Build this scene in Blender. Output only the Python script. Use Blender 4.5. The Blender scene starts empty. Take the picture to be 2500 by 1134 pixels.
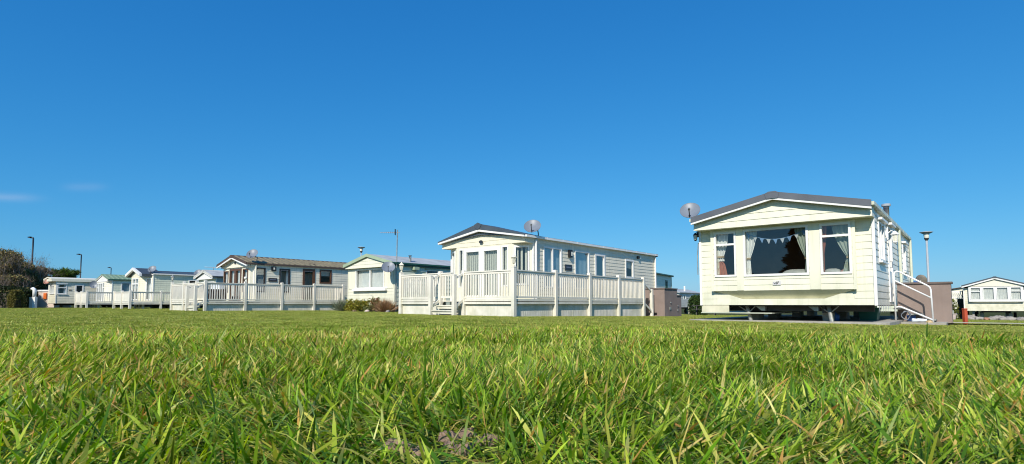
import bpy, math, random
import numpy as np
from mathutils import Vector, Matrix
random.seed(7); rng = np.random.default_rng(11)
sc = bpy.context.scene
col = sc.collection
PI = math.pi
ROT = math.atan2(-.635, .773)            # every caravan in the park stands at this angle
RX, RY = math.cos(ROT), math.sin(ROT)

# ------------------------------------------------------------------ terrain
def ground_z(x, y):
    x = np.asarray(x, float); y = np.asarray(y, float)
    d = np.sqrt(x*x + y*y)
    t = .87*x + .5*y - 6
    sp = np.where(t > 20, t, 3*np.log1p(np.exp(np.clip(t, -60, 60)/3)))
    far = -.300 - .019*np.clip(sp, 0, 60)
    z = -.118 + (far + .118)*(1 - np.exp(-(d/4.8)**3.))
    near = np.exp(-(d/12)**2)
    z = z + near*(.010*np.sin(x*2.1+.6)*np.cos(y*1.7+1) + .006*np.sin(x*4.7+y*3.9))*np.clip(d/1.2, 0, 1)
    return z
def gz(x, y): return float(ground_z(x, y))

# ------------------------------------------------------------------ materials
def nt(name):
    m = bpy.data.materials.new(name); m.use_nodes = True
    t = m.node_tree
    return m, t, t.nodes['Principled BSDF']
def N(t, typ, **kw):
    n = t.nodes.new(typ)
    for k, v in kw.items():
        if k.startswith('i_'):
            n.inputs[k[2:].replace('_', ' ')].default_value = v
        else: setattr(n, k, v)
    return n
MATS = {}
def mat(name, c, rough=.5, var=.12, scale=3., metal=0., bump=0., bscale=30., spec=.5, streak=0., dirt=None, foot=0.):
    """painted / plastic / fabric surface: base colour broken up by two noises, optional rain streaks and bump"""
    m, t, b = nt(name)
    tc = N(t, 'ShaderNodeTexCoord')
    n1 = N(t, 'ShaderNodeTexNoise', i_Scale=scale, i_Detail=5.)
    t.links.new(tc.outputs['Object'], n1.inputs['Vector'])
    ramp = N(t, 'ShaderNodeMapRange'); ramp.inputs[1].default_value = .3; ramp.inputs[2].default_value = .7
    ramp.inputs[3].default_value = 1-var; ramp.inputs[4].default_value = 1+var*.5
    t.links.new(n1.outputs['Fac'], ramp.inputs[0])
    mul = N(t, 'ShaderNodeVectorMath', operation='SCALE'); mul.inputs[0].default_value = c
    t.links.new(ramp.outputs[0], mul.inputs['Scale'])
    out = mul.outputs[0]
    if streak:
        mp = N(t, 'ShaderNodeMapping'); mp.inputs['Scale'].default_value = (14, 14, .8)
        t.links.new(tc.outputs['Object'], mp.inputs['Vector'])
        n2 = N(t, 'ShaderNodeTexNoise', i_Scale=1., i_Detail=4.)
        t.links.new(mp.outputs[0], n2.inputs['Vector'])
        r2 = N(t, 'ShaderNodeMapRange'); r2.inputs[1].default_value = .5; r2.inputs[2].default_value = .75
        r2.inputs[3].default_value = 0; r2.inputs[4].default_value = streak
        t.links.new(n2.outputs['Fac'], r2.inputs[0])
        mx = N(t, 'ShaderNodeMix', data_type='RGBA'); mx.inputs[7].default_value = (*(dirt or (.30, .29, .20)), 1)
        t.links.new(r2.outputs[0], mx.inputs[0]); t.links.new(out, mx.inputs[6]); out = mx.outputs[2]
    if foot:        # green film of algae creeping up from the bottom edge
        sp = N(t, 'ShaderNodeSeparateXYZ'); t.links.new(tc.outputs['Object'], sp.inputs[0])
        r3 = N(t, 'ShaderNodeMapRange'); r3.inputs[1].default_value = .75; r3.inputs[2].default_value = -.1; r3.inputs[3].default_value = 0; r3.inputs[4].default_value = foot
        t.links.new(sp.outputs[2], r3.inputs[0])
        n4 = N(t, 'ShaderNodeTexNoise', i_Scale=2.6, i_Detail=8.); t.links.new(tc.outputs['Object'], n4.inputs['Vector'])
        r4 = N(t, 'ShaderNodeMapRange'); r4.inputs[1].default_value = .35; r4.inputs[2].default_value = .72; t.links.new(n4.outputs['Fac'], r4.inputs[0])
        ml = N(t, 'ShaderNodeMath', operation='MULTIPLY'); t.links.new(r3.outputs[0], ml.inputs[0]); t.links.new(r4.outputs[0], ml.inputs[1])
        m4 = N(t, 'ShaderNodeMix', data_type='RGBA'); m4.inputs[7].default_value = (.33, .35, .20, 1)
        t.links.new(ml.outputs[0], m4.inputs[0]); t.links.new(out, m4.inputs[6]); out = m4.outputs[2]
    t.links.new(out, b.inputs['Base Color'])
    b.inputs['Roughness'].default_value = rough; b.inputs['Metallic'].default_value = metal
    b.inputs['Specular IOR Level'].default_value = spec
    if bump:
        nb = N(t, 'ShaderNodeTexNoise', i_Scale=bscale, i_Detail=6.)
        t.links.new(tc.outputs['Object'], nb.inputs['Vector'])
        bp = N(t, 'ShaderNodeBump', i_Strength=bump, i_Distance=.02)
        t.links.new(nb.outputs['Fac'], bp.inputs['Height']); t.links.new(bp.outputs[0], b.inputs['Normal'])
    MATS[name] = m
    return m
def attr_mat(name, rough=.5, trans=.35, spec=.3):
    """leaf and blade material: colour from the mesh's own colour attribute, thin translucent"""
    m = bpy.data.materials.new(name); m.use_nodes = True; t = m.node_tree; t.nodes.clear()
    a = N(t, 'ShaderNodeAttribute', attribute_name='Col')
    d = N(t, 'ShaderNodeBsdfDiffuse'); tr = N(t, 'ShaderNodeBsdfTranslucent'); g = N(t, 'ShaderNodeBsdfGlossy', i_Roughness=rough)
    g.inputs['Color'].default_value = (1, 1, 1, 1)
    t.links.new(a.outputs['Color'], d.inputs['Color'])
    hs = N(t, 'ShaderNodeHueSaturation'); hs.inputs['Saturation'].default_value = 1.15; hs.inputs['Value'].default_value = 1.1
    t.links.new(a.outputs['Color'], hs.inputs['Color']); t.links.new(hs.outputs[0], tr.inputs['Color'])
    m1 = N(t, 'ShaderNodeMixShader'); m1.inputs[0].default_value = trans
    t.links.new(d.outputs[0], m1.inputs[1]); t.links.new(tr.outputs[0], m1.inputs[2])
    m2 = N(t, 'ShaderNodeMixShader')
    lw = N(t, 'ShaderNodeLayerWeight', i_Blend=.5)
    pw = N(t, 'ShaderNodeMath', operation='POWER'); pw.inputs[1].default_value = 4.
    mm = N(t, 'ShaderNodeMath', operation='MULTIPLY_ADD'); mm.inputs[1].default_value = spec*.3; mm.inputs[2].default_value = spec*.04
    t.links.new(lw.outputs['Facing'], pw.inputs[0]); t.links.new(pw.outputs[0], mm.inputs[0]); t.links.new(mm.outputs[0], m2.inputs[0])
    t.links.new(m1.outputs[0], m2.inputs[1]); t.links.new(g.outputs[0], m2.inputs[2])
    o = N(t, 'ShaderNodeOutputMaterial'); t.links.new(m2.outputs[0], o.inputs[0])
    MATS[name] = m
    return m
def glass_mat(name, tint, base):
    m = bpy.data.materials.new(name); m.use_nodes = True; t = m.node_tree; t.nodes.clear()
    tr = N(t, 'ShaderNodeBsdfTransparent'); tr.inputs[0].default_value = (*tint, 1)
    g = N(t, 'ShaderNodeBsdfGlossy', i_Roughness=.0); g.inputs[0].default_value = (1, 1, 1, 1)
    tc = N(t, 'ShaderNodeTexCoord'); no = N(t, 'ShaderNodeTexNoise', i_Scale=1.3)
    t.links.new(tc.outputs['Object'], no.inputs['Vector'])
    bp = N(t, 'ShaderNodeBump', i_Strength=.02, i_Distance=.05); t.links.new(no.outputs['Fac'], bp.inputs['Height'])
    t.links.new(bp.outputs[0], g.inputs['Normal'])
    lw = N(t, 'ShaderNodeLayerWeight', i_Blend=.5)      # Schlick reflectance, the same from both sides of the sheet
    pw = N(t, 'ShaderNodeMath', operation='POWER'); pw.inputs[1].default_value = 5.
    ad = N(t, 'ShaderNodeMath', operation='MULTIPLY_ADD', use_clamp=True); ad.inputs[1].default_value = .85; ad.inputs[2].default_value = base+.05
    t.links.new(lw.outputs['Facing'], pw.inputs[0]); t.links.new(pw.outputs[0], ad.inputs[0])
    mx = N(t, 'ShaderNodeMixShader'); t.links.new(ad.outputs[0], mx.inputs[0])
    t.links.new(tr.outputs[0], mx.inputs[1]); t.links.new(g.outputs[0], mx.inputs[2])
    o = N(t, 'ShaderNodeOutputMaterial'); t.links.new(mx.outputs[0], o.inputs[0])
    MATS[name] = m
    return m
mat('cream', (.82, .79, .62), .45, .05, 1.2, streak=0.17, foot=.5)
mat('cream_warm', (.80, .74, .56), .45, .05, 1.2, streak=0.14, foot=.5)
mat('cream_pale', (.81, .76, .60), .45, .06, 1.2, streak=0.14, foot=.5)
mat('siding_side', (.82, .80, .70), .35, .06, 1., streak=0.17, foot=.5)
mat('siding_beige', (.84, .77, .60), .45, .07, 1., streak=0.20, foot=.5)
mat('siding_grey', (.83, .77, .61), .45, .07, 1., streak=0.24, foot=.5)
mat('siding_green', (.72, .74, .57), .45, .08, 1., streak=0.24, foot=.5)
mat('siding_blue', (.56, .55, .50), .5, .08, 1., streak=0.17, foot=.5)
mat('white', (.84, .82, .77), .35, .05, 2., streak=.06)
mat('white_rail', (.86, .805, .69), .4, .07, 2.5, streak=0.17, foot=.5)
mat('white_tube', (.82, .82, .82), .3, .04, 4.)
mat('roof_grey', (.115, .125, .145), .55, .18, 2., bump=.1, bscale=60.)
mat('roof_slate', (.07, .09, .11), .55, .18, 2., bump=.1, bscale=60.)
mat('roof_blue', (.06, .072, .085), .5, .15, 2.)
mat('roof_brown', (.225, .185, .105), .6, .3, 5., bump=.2, bscale=40.)
mat('roof_brown_dark', (.10, .065, .05), .6, .2, 5.)
mat('roof_green', (.21, .30, .19), .55, .15, 3.)
mat('roof_felt', (.42, .44, .44), .7, .2, 2., bump=.2)
mat('fascia_green', (.37, .46, .31), .5, .1, 3.)
mat('fascia_dark_green', (.02, .10, .07), .45, .1, 3.)
mat('brown_frame', (.115, .052, .026), .4, .25, 8.)
mat('dark_frame', (.035, .025, .02), .4, .2, 8.)
mat('gutter_cream', (.62, .64, .50), .4, .08, 3.)
mat('black', (.012, .012, .014), .4, .2, 8.)
mat('rubber', (.02, .02, .02), .7, .2, 8.)
mat('dark_steel', (.05, .045, .04), .6, .3, 6., bump=.15)
mat('steel', (.48, .49, .50), .35, .2, 10., metal=.7)
mat('galv', (.42, .42, .38), .45, .25, 12., metal=.5)
mat('dish', (.19, .215, .25), .45, .1, 6.)
mat('dish_red', (.42, .20, .14), .5, .15, 6.)
mat('dish_brown', (.20, .17, .13), .6, .25, 8.)
mat('lamp_glass', (.75, .73, .62), .2, .05, 6.)
mat('blind', (.86, .86, .76), .8, .08, 2.)
mat('blind_blue', (.45, .52, .52), .8, .1, 2.)
mat('net', (.92, .92, .89), .85, .1, 6., bump=.2)
mat('curtain_mint', (.46, .52, .44), .85, .10, 5.)
mat('curtain_rose', (.55, .22, .13), .85, .15, 5.)
mat('wood_inside', (.34, .22, .13), .6, .3, 3.)
mat('wood_pale', (.52, .38, .20), .6, .25, 6.)
mat('cushion_grey', (.55, .56, .52), .9, .12, 8., bump=.15)
mat('cushion_pink', (.55, .30, .24), .9, .12, 8.)
mat('flag_blue', (.24, .40, .66), .8, .1, 6.)
mat('flag_white', (.66, .69, .72), .8, .1, 6.)
mat('concrete', (.42, .39, .33), .9, .25, 4., bump=.4, bscale=50.)
mat('path_gravel', (.52, .47, .33), .95, .3, 6., bump=.5, bscale=60.)
mat('render_brown', (.27, .205, .175), .85, .12, 3., bump=.35, bscale=120., streak=.1, dirt=(.14, .10, .08))
mat('render_brown_dark', (.16, .125, .11), .85, .2, 3., bump=.35, bscale=120.)
mat('render_pink', (.68, .55, .45), .85, .1, 3., bump=.2, bscale=90.)
mat('red_paint', (.45, .075, .03), .5, .12, 6.)
mat('orange_plastic', (.75, .17, .03), .4, .1, 6.)
mat('lamp_black', (.012, .020, .030), .4, .15, 6.)
mat('lamp_grey', (.38, .41, .43), .5, .1, 4.)
mat('rattan', (.05, .03, .022), .7, .3, 20., bump=.5, bscale=80.)
mat('teal', (.02, .14, .10), .5, .15, 6.)
mat('blue_plastic', (.05, .14, .42), .4, .15, 6.)
mat('stone', (.34, .31, .27), .9, .35, 5., bump=.6, bscale=14.)
mat('stone_red', (.42, .22, .15), .9, .3, 5., bump=.6, bscale=14.)
mat('soil', (.34, .23, .165), .95, .4, 60., bump=.8, bscale=120.)
mat('bark', (.12, .095, .075), .9, .4, 8., bump=.6, bscale=24.)
mat('bark_pale', (.24, .20, .16), .9, .3, 8., bump=.5, bscale=24.)
mat('plaque', (.018, .022, .035), .3, .2, 8.)
mat('plaque_line', (.16, .19, .26), .5, .2, 30.)
mat('badge_plate', (.62, .60, .60), .35, .08, 20.)
mat('badge_mark', (.03, .035, .04), .4, .1, 20.)
mat('wood_fence', (.13, .06, .04), .8, .3, 6., bump=.3)
mat('pot', (.62, .50, .44), .8, .15, 8.)
glass_mat('glass', (.72, .74, .72), .028)
glass_mat('glass_side', (.72, .80, .84), .16)
attr_mat('leaf', .45, .30, .35)
attr_mat('twig', .8, .0, .1)
attr_mat('blade', .42, .45, .42)

# ------------------------------------------------------------------ mesh builder
class Pl:
    """vertical plane in a thing's own frame: u runs along d, z up, o outwards"""
    def __init__(s, x, y, dx=1., dy=0.):
        n = math.hypot(dx, dy); s.x, s.y, s.d = x, y, (dx/n, dy/n); s.n = (dy/n, -dx/n)
    def __call__(s, u, z, o=0.):
        return (s.x+s.d[0]*u+s.n[0]*o, s.y+s.d[1]*u+s.n[1]*o, z)
class MB:
    def __init__(s): s.v = []; s.f = []
    def face(s, pts):
        k = len(s.v); s.v += [tuple(p) for p in pts]; s.f.append(tuple(range(k, k+len(pts))))
    def hexa(s, p):       # 8 points: bottom 4 then top 4
        k = len(s.v); s.v += [tuple(q) for q in p]
        for f in ((0,3,2,1),(4,5,6,7),(0,1,5,4),(1,2,6,5),(2,3,7,6),(3,0,4,7)): s.f.append(tuple(k+i for i in f))
        return s
    def box(s, x0,x1,y0,y1,z0,z1):
        return s.hexa([(x0,y0,z0),(x1,y0,z0),(x1,y1,z0),(x0,y1,z0),(x0,y0,z1),(x1,y0,z1),(x1,y1,z1),(x0,y1,z1)])
    def pbox(s, pl, u0,u1,z0,z1,o0,o1):
        return s.hexa([pl(u0,z0,o1),pl(u1,z0,o1),pl(u1,z0,o0),pl(u0,z0,o0),pl(u0,z1,o1),pl(u1,z1,o1),pl(u1,z1,o0),pl(u0,z1,o0)])
    def cbox(s, c, dx,dy,dz):
        return s.box(c[0]-dx/2,c[0]+dx/2,c[1]-dy/2,c[1]+dy/2,c[2],c[2]+dz)
    def tube(s, pts, r, n=8, caps=True):
        pts = [Vector(p) for p in pts]; k0 = len(s.v); m = len(pts)
        rs = r if isinstance(r, (list, tuple)) else [r]*m
        up = None
        for i, p in enumerate(pts):
            d = (pts[min(i+1, m-1)]-pts[max(i-1, 0)]).normalized()
            if up is None: up = Vector((0,0,1)) if abs(d.z) < .9 else Vector((1,0,0))
            a = d.cross(up).normalized(); b = a.cross(d).normalized(); up = b
            for j in range(n):
                w = 2*PI*j/n; s.v.append(tuple(p + (a*math.cos(w)+b*math.sin(w))*rs[i]))
        for i in range(m-1):
            for j in range(n):
                s.f.append((k0+i*n+j, k0+i*n+(j+1)%n, k0+(i+1)*n+(j+1)%n, k0+(i+1)*n+j))
        if caps:
            s.f.append(tuple(k0+j for j in range(n))[::-1]); s.f.append(tuple(k0+(m-1)*n+j for j in range(n)))
        return s
    def lathe(s, prof, c=(0,0,0), n=20, M=None):
        k0 = len(s.v)
        for r, z in prof:
            for j in range(n):
                w = 2*PI*j/n; p = Vector((r*math.cos(w), r*math.sin(w), z))
                if M: p = M @ p
                s.v.append((p.x+c[0], p.y+c[1], p.z+c[2]))
        for i in range(len(prof)-1):
            for j in range(n): s.f.append((k0+i*n+j, k0+i*n+(j+1)%n, k0+(i+1)*n+(j+1)%n, k0+(i+1)*n+j))
        return s
    def prism_y(s, poly, y0, y1):     # closed (x,z) outline extruded along y
        k = len(s.v); n = len(poly)
        s.v += [(x, y0, z) for x, z in poly] + [(x, y1, z) for x, z in poly]
        s.f.append(tuple(range(k, k+n))); s.f.append(tuple(range(k+2*n-1, k+n-1, -1)))
        for i in range(n): j = (i+1) % n; s.f.append((k+i, k+n+i, k+n+j, k+j))
        return s
    def build(s, name, m, parent=None, smooth=False, loc=None):
        me = bpy.data.meshes.new(name); me.from_pydata(s.v, [], s.f); me.update()
        me.materials.append(MATS[m])
        if smooth:
            me.polygons.foreach_set('use_smooth', [True]*len(me.polygons))
        o = bpy.data.objects.new(name, me); col.objects.link(o)
        if parent is not None: o.parent = parent
        if loc is not None: o.location = loc
        return o
def tag(o, label, cat, group=None):
    o['label'] = label; o['category'] = cat
    if group: o['group'] = group
    return o
def thing(name, label, cat, loc=(0,0,0), rz=0., group=None):
    o = bpy.data.objects.new(name, None); o.empty_display_size = .2; col.objects.link(o)
    o.location = loc; o.rotation_euler = (0, 0, rz)
    return tag(o, label, cat, group)
def world_of(root, lx, ly):
    c, s = math.cos(root.rotation_euler.z), math.sin(root.rotation_euler.z)
    return root.location.x+lx*c-ly*s, root.location.y+lx*s+ly*c

def siding(mb, pl, z0, z1, ul, uh, holes=(), p=.14, dep=.010):
    """lapped boards as real geometry, with openings cut out; ul / uh may depend on height"""
    fl = ul if callable(ul) else (lambda z: ul); fh = uh if callable(uh) else (lambda z: uh)
    k = 0
    while z0+k*p < z1-1e-6:
        a = z0+k*p; b = min(a+p, z1); k += 1
        cuts = sorted({a, b} | {h for u0,u1,h0,h1 in holes for h in (h0,h1) if a+1e-5 < h < b-1e-5})
        for c, d in zip(cuts, cuts[1:]):
            m = (c+d)/2
            hs = sorted((u0,u1) for u0,u1,h0,h1 in holes if h0 < m < h1)
            segs = []; cur = None
            for h in hs: segs.append((cur, h[0])); cur = h[1]
            segs.append((cur, None))
            oc, od = dep*(1-(c-a)/p), dep*(1-(d-a)/p)
            for l, r in segs:
                lc, ld = (fl(c), fl(d)) if l is None else (l, l)
                rc, rd = (fh(c), fh(d)) if r is None else (r, r)
                if rc-lc < 1e-4: continue
                mb.face([pl(lc,c,oc), pl(rc,c,oc), pl(rd,d,od), pl(ld,d,od)])
                if c == a and k > 1: mb.face([pl(lc,c,0), pl(rc,c,0), pl(rc,c,oc), pl(lc,c,oc)])
    return mb

def wavy(pl, u0, u1, z0, z1, o, amp=.02, waves=None, nu=None, drop=0.):
    """hanging cloth: a sheet with vertical folds"""
    mb = MB(); waves = waves or max(2, (u1-u0)/.09); nu = nu or int(waves*6)
    ph = random.random()*6
    for i in range(nu+1):
        u = u0+(u1-u0)*i/nu
        for z, k in ((z0, 1.), ((z0+z1)/2, .85), (z1, .6)):
            mb.v.append(pl(u + .008*math.sin(i*.9+z*5), z + (drop*abs(math.sin(i*.35)) if z == z0 else 0), o+amp*k*math.sin(ph+2*PI*waves*i/nu)+.4*amp*math.sin(i*.7+z)))
    for i in range(nu):
        for j in range(2): a = i*3+j; mb.f.append((a, a+3, a+4, a+1))
    return mb
def swept_curtain(pl, ue, sgn, z0, z1, wt, wm, wb, ztie, o, amp=.018):
    """curtain gathered to one side by a tie-back"""
    mb = MB(); nu, nz = 22, 12
    for j in range(nz+1):
        z = z1+(z0-z1)*j/nz
        if z > ztie: k = (z1-z)/(z1-ztie); w = wt+(wm-wt)*k**1.6
        else: k = (ztie-z)/(ztie-z0); w = wm+(wb-wm)*k**.7
        for i in range(nu+1):
            u = i/nu; mb.v.append(pl(ue+sgn*w*u, z, o+amp*math.sin(u*6*PI)*(.6+.4*w/wt)))
    for j in range(nz):
        for i in range(nu): a = j*(nu+1)+i; mb.f.append((a, a+1, a+nu+2, a+nu+1))
    return mb
def slats(pl, u0, u1, z0, z1, o, w=.09, ang=.25, k=1.):
    """vertical slat blind"""
    mb = MB(); n = max(2, int((u1-u0)/w))
    for i in range(n):
        c = u0+(u1-u0)*(i+.5)/n; h = (u1-u0)/n*.5*k
        mb.face([pl(c-h,z0,o-h*ang), pl(c+h,z0,o+h*ang), pl(c+h,z1,o+h*ang), pl(c-h,z1,o-h*ang)])
    return mb

def window(parent, pl, u0, u1, z0, z1, fm='white', fw=.055, mull=(), trans=(), pane='glass', blind=None, out=.03, name='window', sill=False, hood=False, blind_rect=None):
    mb = MB(); i0 = -.06
    mb.pbox(pl,u0,u0+fw,z0,z1,i0,out); mb.pbox(pl,u1-fw,u1,z0,z1,i0,out)
    mb.pbox(pl,u0+fw,u1-fw,z0,z0+fw,i0,out-.002); mb.pbox(pl,u0+fw,u1-fw,z1-fw,z1,i0,out-.002)
    for m in mull: mb.pbox(pl,m-fw*.5,m+fw*.5,z0+fw,z1-fw,i0+.01,out-.006)
    for t in trans: mb.pbox(pl,u0+fw,u1-fw,t-fw*.5,t+fw*.5,i0+.012,out-.004)
    if sill: mb.pbox(pl,u0-.04,u1+.04,z0-.035,z0,i0,out+.05)
    if hood: mb.pbox(pl,u0-.05,u1+.05,z1,z1+.05,i0,out+.07)
    w = mb.build(name, fm, parent)
    g = MB(); g.face([pl(u0+fw*.8,z0+fw*.8,-.012),pl(u1-fw*.8,z0+fw*.8,-.012),pl(u1-fw*.8,z1-fw*.8,-.012),pl(u0+fw*.8,z1-fw*.8,-.012)])
    g.build('pane', pane, w)
    a, b, c, d = blind_rect or (u0+fw*.7, u1-fw*.7, z0+fw*.6, z1-fw*.6)
    if blind == 'slats': slats(pl, a, b, c, d, -.10).build('blind', 'blind', w)
    elif blind == 'slats_blue': slats(pl, a, b, c, d, -.10).build('blind', 'blind_blue', w)
    elif blind == 'gaps': slats(pl, a, b, c, d, -.10, .11, .9, .45).build('blind', 'blind', w)
    elif blind == 'net': wavy(pl, a, b, c, d, -.11, .016, drop=.03).build('net_curtain', 'net', w, True)
    elif blind == 'roll':
        wavy(pl, a, b, d-(d-c)*.45, d, -.09, .002, 1, 4).build('blind', 'blind', w)
    elif blind == 'pair':
        k = (b-a)*.24
        wavy(pl, a, a+k, c, d, -.10, .014).build('curtain', 'net', w, True); wavy(pl, b-k, b, c, d, -.10, .014).build('curtain', 'net', w, True)
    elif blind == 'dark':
        m = MB(); m.face([pl(a,c,-.35),pl(b,c,-.35),pl(b,d,-.35),pl(a,d,-.35)]); m.build('blind', 'black', w)  # no real blind: black sheet stands in for the unlit interior
    return w

def dish(root_name, label, base, aim, dia=.5, m='dish', pole=None, arm=True, group='satellite dishes on the caravans'):
    """offset satellite dish on a bracket: bowl, feed arm, receiver head, mast"""
    r = thing(root_name, label, 'satellite dish', base, 0, group)
    z = Vector(aim).normalized(); q = z.to_track_quat('Z', 'Y').to_matrix()
    S = Matrix.Diagonal((1., 1.08, 1.)); M = q @ S
    R = dia/2
    prof = [(.001, 0)]+[(R*k, .16*dia*k*k) for k in (.25,.5,.75,.95,1.)]+[(R*1.01,.16*dia+.004),(R*.99,.16*dia-.014)]+[(R*k,.16*dia*k*k-.012) for k in (.75,.5,.25)]+[(.001,-.012)]
    MB().lathe(prof, (0,0,0), 28, M).build('bowl', m, r, True)
    f0 = q @ Vector((0,-R*1.0,.10*dia)); f1 = q @ Vector((0,-R*.75,.62*dia))
    MB().tube([f0*0.55, f0, f1], .012, 6).build('feed_arm', 'black', r)
    a = MB(); a.tube([f1-(q@Vector((0,0,.03))), f1+(q@Vector((0,.05,-.05)))], .03, 8); a.build('receiver_head', 'galv', r)
    if pole:
        k = q @ Vector((0,0,-.03))
        pts = [k] + [Vector(p) for p in pole]
        MB().tube(pts, .022, 8).build('bracket', 'galv', r)
    return r

# ------------------------------------------------------------------ caravan
def roof_profile(W, ze, zr, ov, th=.05):
    xm = -W/2
    return [(-W-ov, ze), (xm, zr), (ov, ze), (ov, ze-th), (xm, zr-th), (-W-ov, ze-th)]
def caravan(label, o, W, L, zb, ze, zr, front='cream', side='siding_side', roof='roof_grey', fascia=None, trim='white', ov=.1, y0=-.15,
            holes_f=(), holes_s=(), p=.14, fas_h=.15, trim_h=.05, gutter='white', front_wall=True, gable_y=None, gable_z=None, corner='white', rot=None, fas_e=None, ps=None, dep_s=.012,
            ribs=0, group='static caravans in the park', ridge_cap=True, y_gable_roof=None, ground=None, front_to_gable=True):
    zg = gz(*o) if ground is None else ground
    R = thing('static_caravan', label, 'caravan', (o[0], o[1], 0), ROT if rot is None else rot, group)
    R['W'] = W
    slope = (zr-ze)/(W/2+ov)
    zroof = lambda x: zr - abs(x+W/2)*slope
    F = Pl(0, 0); S = Pl(0, 0, 0, 1); Lw = Pl(-W, L, 0, -1); B = Pl(0, L, -1, 0)
    th = .06
    # walls
    ulo = lambda z: -W if z <= zroof(-W)-th else min(-W/2, -W/2-(zr-th-z)/slope)
    uhi = lambda z: 0. if z <= zroof(0)-th else max(-W/2, -W/2+(zr-th-z)/slope)
    if front_wall:
        zt = (zr-th) if front_to_gable else (gable_z or ze)
        siding(MB(), F, zb, zt, ulo, uhi, holes_f, p).build('front_wall', front, R)
    siding(MB(), S, zb, zroof(0)-th, 0, L, holes_s, ps or p, dep_s).build('side_wall', side, R)
    siding(MB(), Lw, zb, zroof(0)-th, 0, L, (), p).build('side_wall', side, R)
    siding(MB(), B, zb, zr-th, lambda z: -uhi(z), lambda z: -ulo(z), (), p).build('rear_wall', side, R)
    # underside and running gear
    MB().box(-W+.02, -.02, .02, L-.02, zb-.02, zb+.012).build('floor', 'dark_steel', R)
    if zb > zg+.15:
        ch = MB()
        for x in (-W*.28, -W*.72): ch.box(x-.03, x+.03, .25, L-.2, zb-.17, zb-.022)
        for k in range(5): y = .5+(L-1.)*k/4; ch.box(-W*.72+.03, -W*.28-.03, y-.02, y+.02, zb-.12, zb-.024)
        ch.build('chassis', 'dark_steel', R)
        for x in (-W*.18, -W*.82):
            for yy in (L*.5,):
                w = MB(); w.tube([(x-.09, yy, 0), (x+.09, yy, 0)], .2, 16); w.build('wheel', 'rubber', R, loc=(0, 0, zg+.20))
        for x in (-W*.28, -W*.72):
            for yy in (.9, L*.33, L*.66, L-.7):
                bk = MB(); wx, wy = world_of(R, x, yy); b0 = gz(wx, wy)-.05
                bk.cbox((x, yy, b0), .22, .44, zb-.17-b0); bk.build('support_block', 'concrete', R)
    # roof
    yr1 = L+.12
    ro = MB(); ro.prism_y(roof_profile(W, ze, zr, ov), y0, yr1)
    if ribs:
        n = int((yr1-y0)/ribs)
        for k in range(n):
            y = y0+ribs*(k+.5)
            for sx in (-1, 1):
                xe = -W/2+sx*(W/2+ov-.01); xr = -W/2+sx*.06
                za = zroof(xe); zb_ = zroof(xr)
                ro.hexa([(xe,y-ribs*.3,za-.01),(xr,y-ribs*.3,zb_-.01),(xr,y+ribs*.3,zb_-.01),(xe,y+ribs*.3,za-.01),(xe,y-ribs*.14,za+.028),(xr,y-ribs*.14,zb_+.028),(xr,y+ribs*.14,zb_+.028),(xe,y+ribs*.14,za+.028)])
    ro.build('roof', roof, R)
    # barge boards on the front gable
    def band(name, m, top, h, ya, yb, te=None, he=None):
        te = top if te is None else te; he = h if he is None else he
        b = MB()
        for sx in (-1, 1):
            xe = -W/2+sx*(W/2+ov+.01); xm = -W/2
            A = lambda x, dz, y: (x, y, zroof(x)+dz)
            b.hexa([A(xe,te-he,ya),A(xm,top-h,ya),A(xm,top-h,yb),A(xe,te-he,yb),A(xe,te,ya),A(xm,top,ya),A(xm,top,yb),A(xe,te,yb)])
        return b.build(name, m, R)
    fe = fas_h if fas_e is None else fas_e
    if fas_h: band('fascia', fascia or roof, .012, fas_h, y0-.035, y0-.002, .012, fe)
    if trim_h: band('trim_board', trim, .012-fas_h-.001, trim_h, y0-.028, y0+.03, .012-fe-.001, trim_h)
    band('fascia', fascia or roof, .010, .13, yr1+.002, yr1+.03)
    if ridge_cap:
        c = MB(); xm = -W/2
        c.prism_y([(xm-.15, zroof(xm-.15)+.006), (xm-.07, zr+.012), (xm+.07, zr+.012), (xm+.15, zroof(xm+.15)+.006), (xm, zr-.02)], y0-.05, yr1+.04)
        zl = zroof(xm-.13)-fas_h+.02
        c.prism_y([(xm-.15, zroof(xm-.15)+.004), (xm-.12, zl), (xm+.12, zl), (xm+.15, zroof(xm+.15)+.004), (xm, zr-.0215)], y0-.0505, y0-.037)
        c.build('ridge_cap', fascia or roof, R)
    # gutters
    if gutter:
        for sx in (-1, 1):
            xe = -W/2+sx*(W/2+ov)
            g = MB(); g.box(min(xe, xe+sx*.058), max(xe, xe+sx*.058), y0+.01, yr1-.01, ze-.088, ze-.018)
            k = y0+.25
            while k < yr1:
                g.box(min(xe+sx*.01, xe+sx*.061), max(xe+sx*.01, xe+sx*.061), k-.014, k+.014, ze-.091, ze-.0145); k += .92
            g.build('gutter', gutter, R)
            # soffit board under the eaves
            s = MB(); a, b = sorted((-W/2+sx*(W/2-.0), xe)); s.box(a, b, y0+.03, yr1-.02, ze-.075, ze-.055); s.build('soffit', gutter, R)
    # corner posts
    if corner:
        for x, y in ((0, 0), (-W, 0), (0, L), (-W, L)):
            c = MB(); c.box(x-.03 if x == 0 else x-.028, x+.028 if x == 0 else x+.03, y-.028 if y == 0 else y-.03, y+.03 if y == 0 else y+.028, zb-.01, zroof(0)-.07 if True else ze)
            c.build('corner_trim', corner, R)
    R['zroof0'] = zroof(0)
    return R, F, S, zroof
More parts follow.
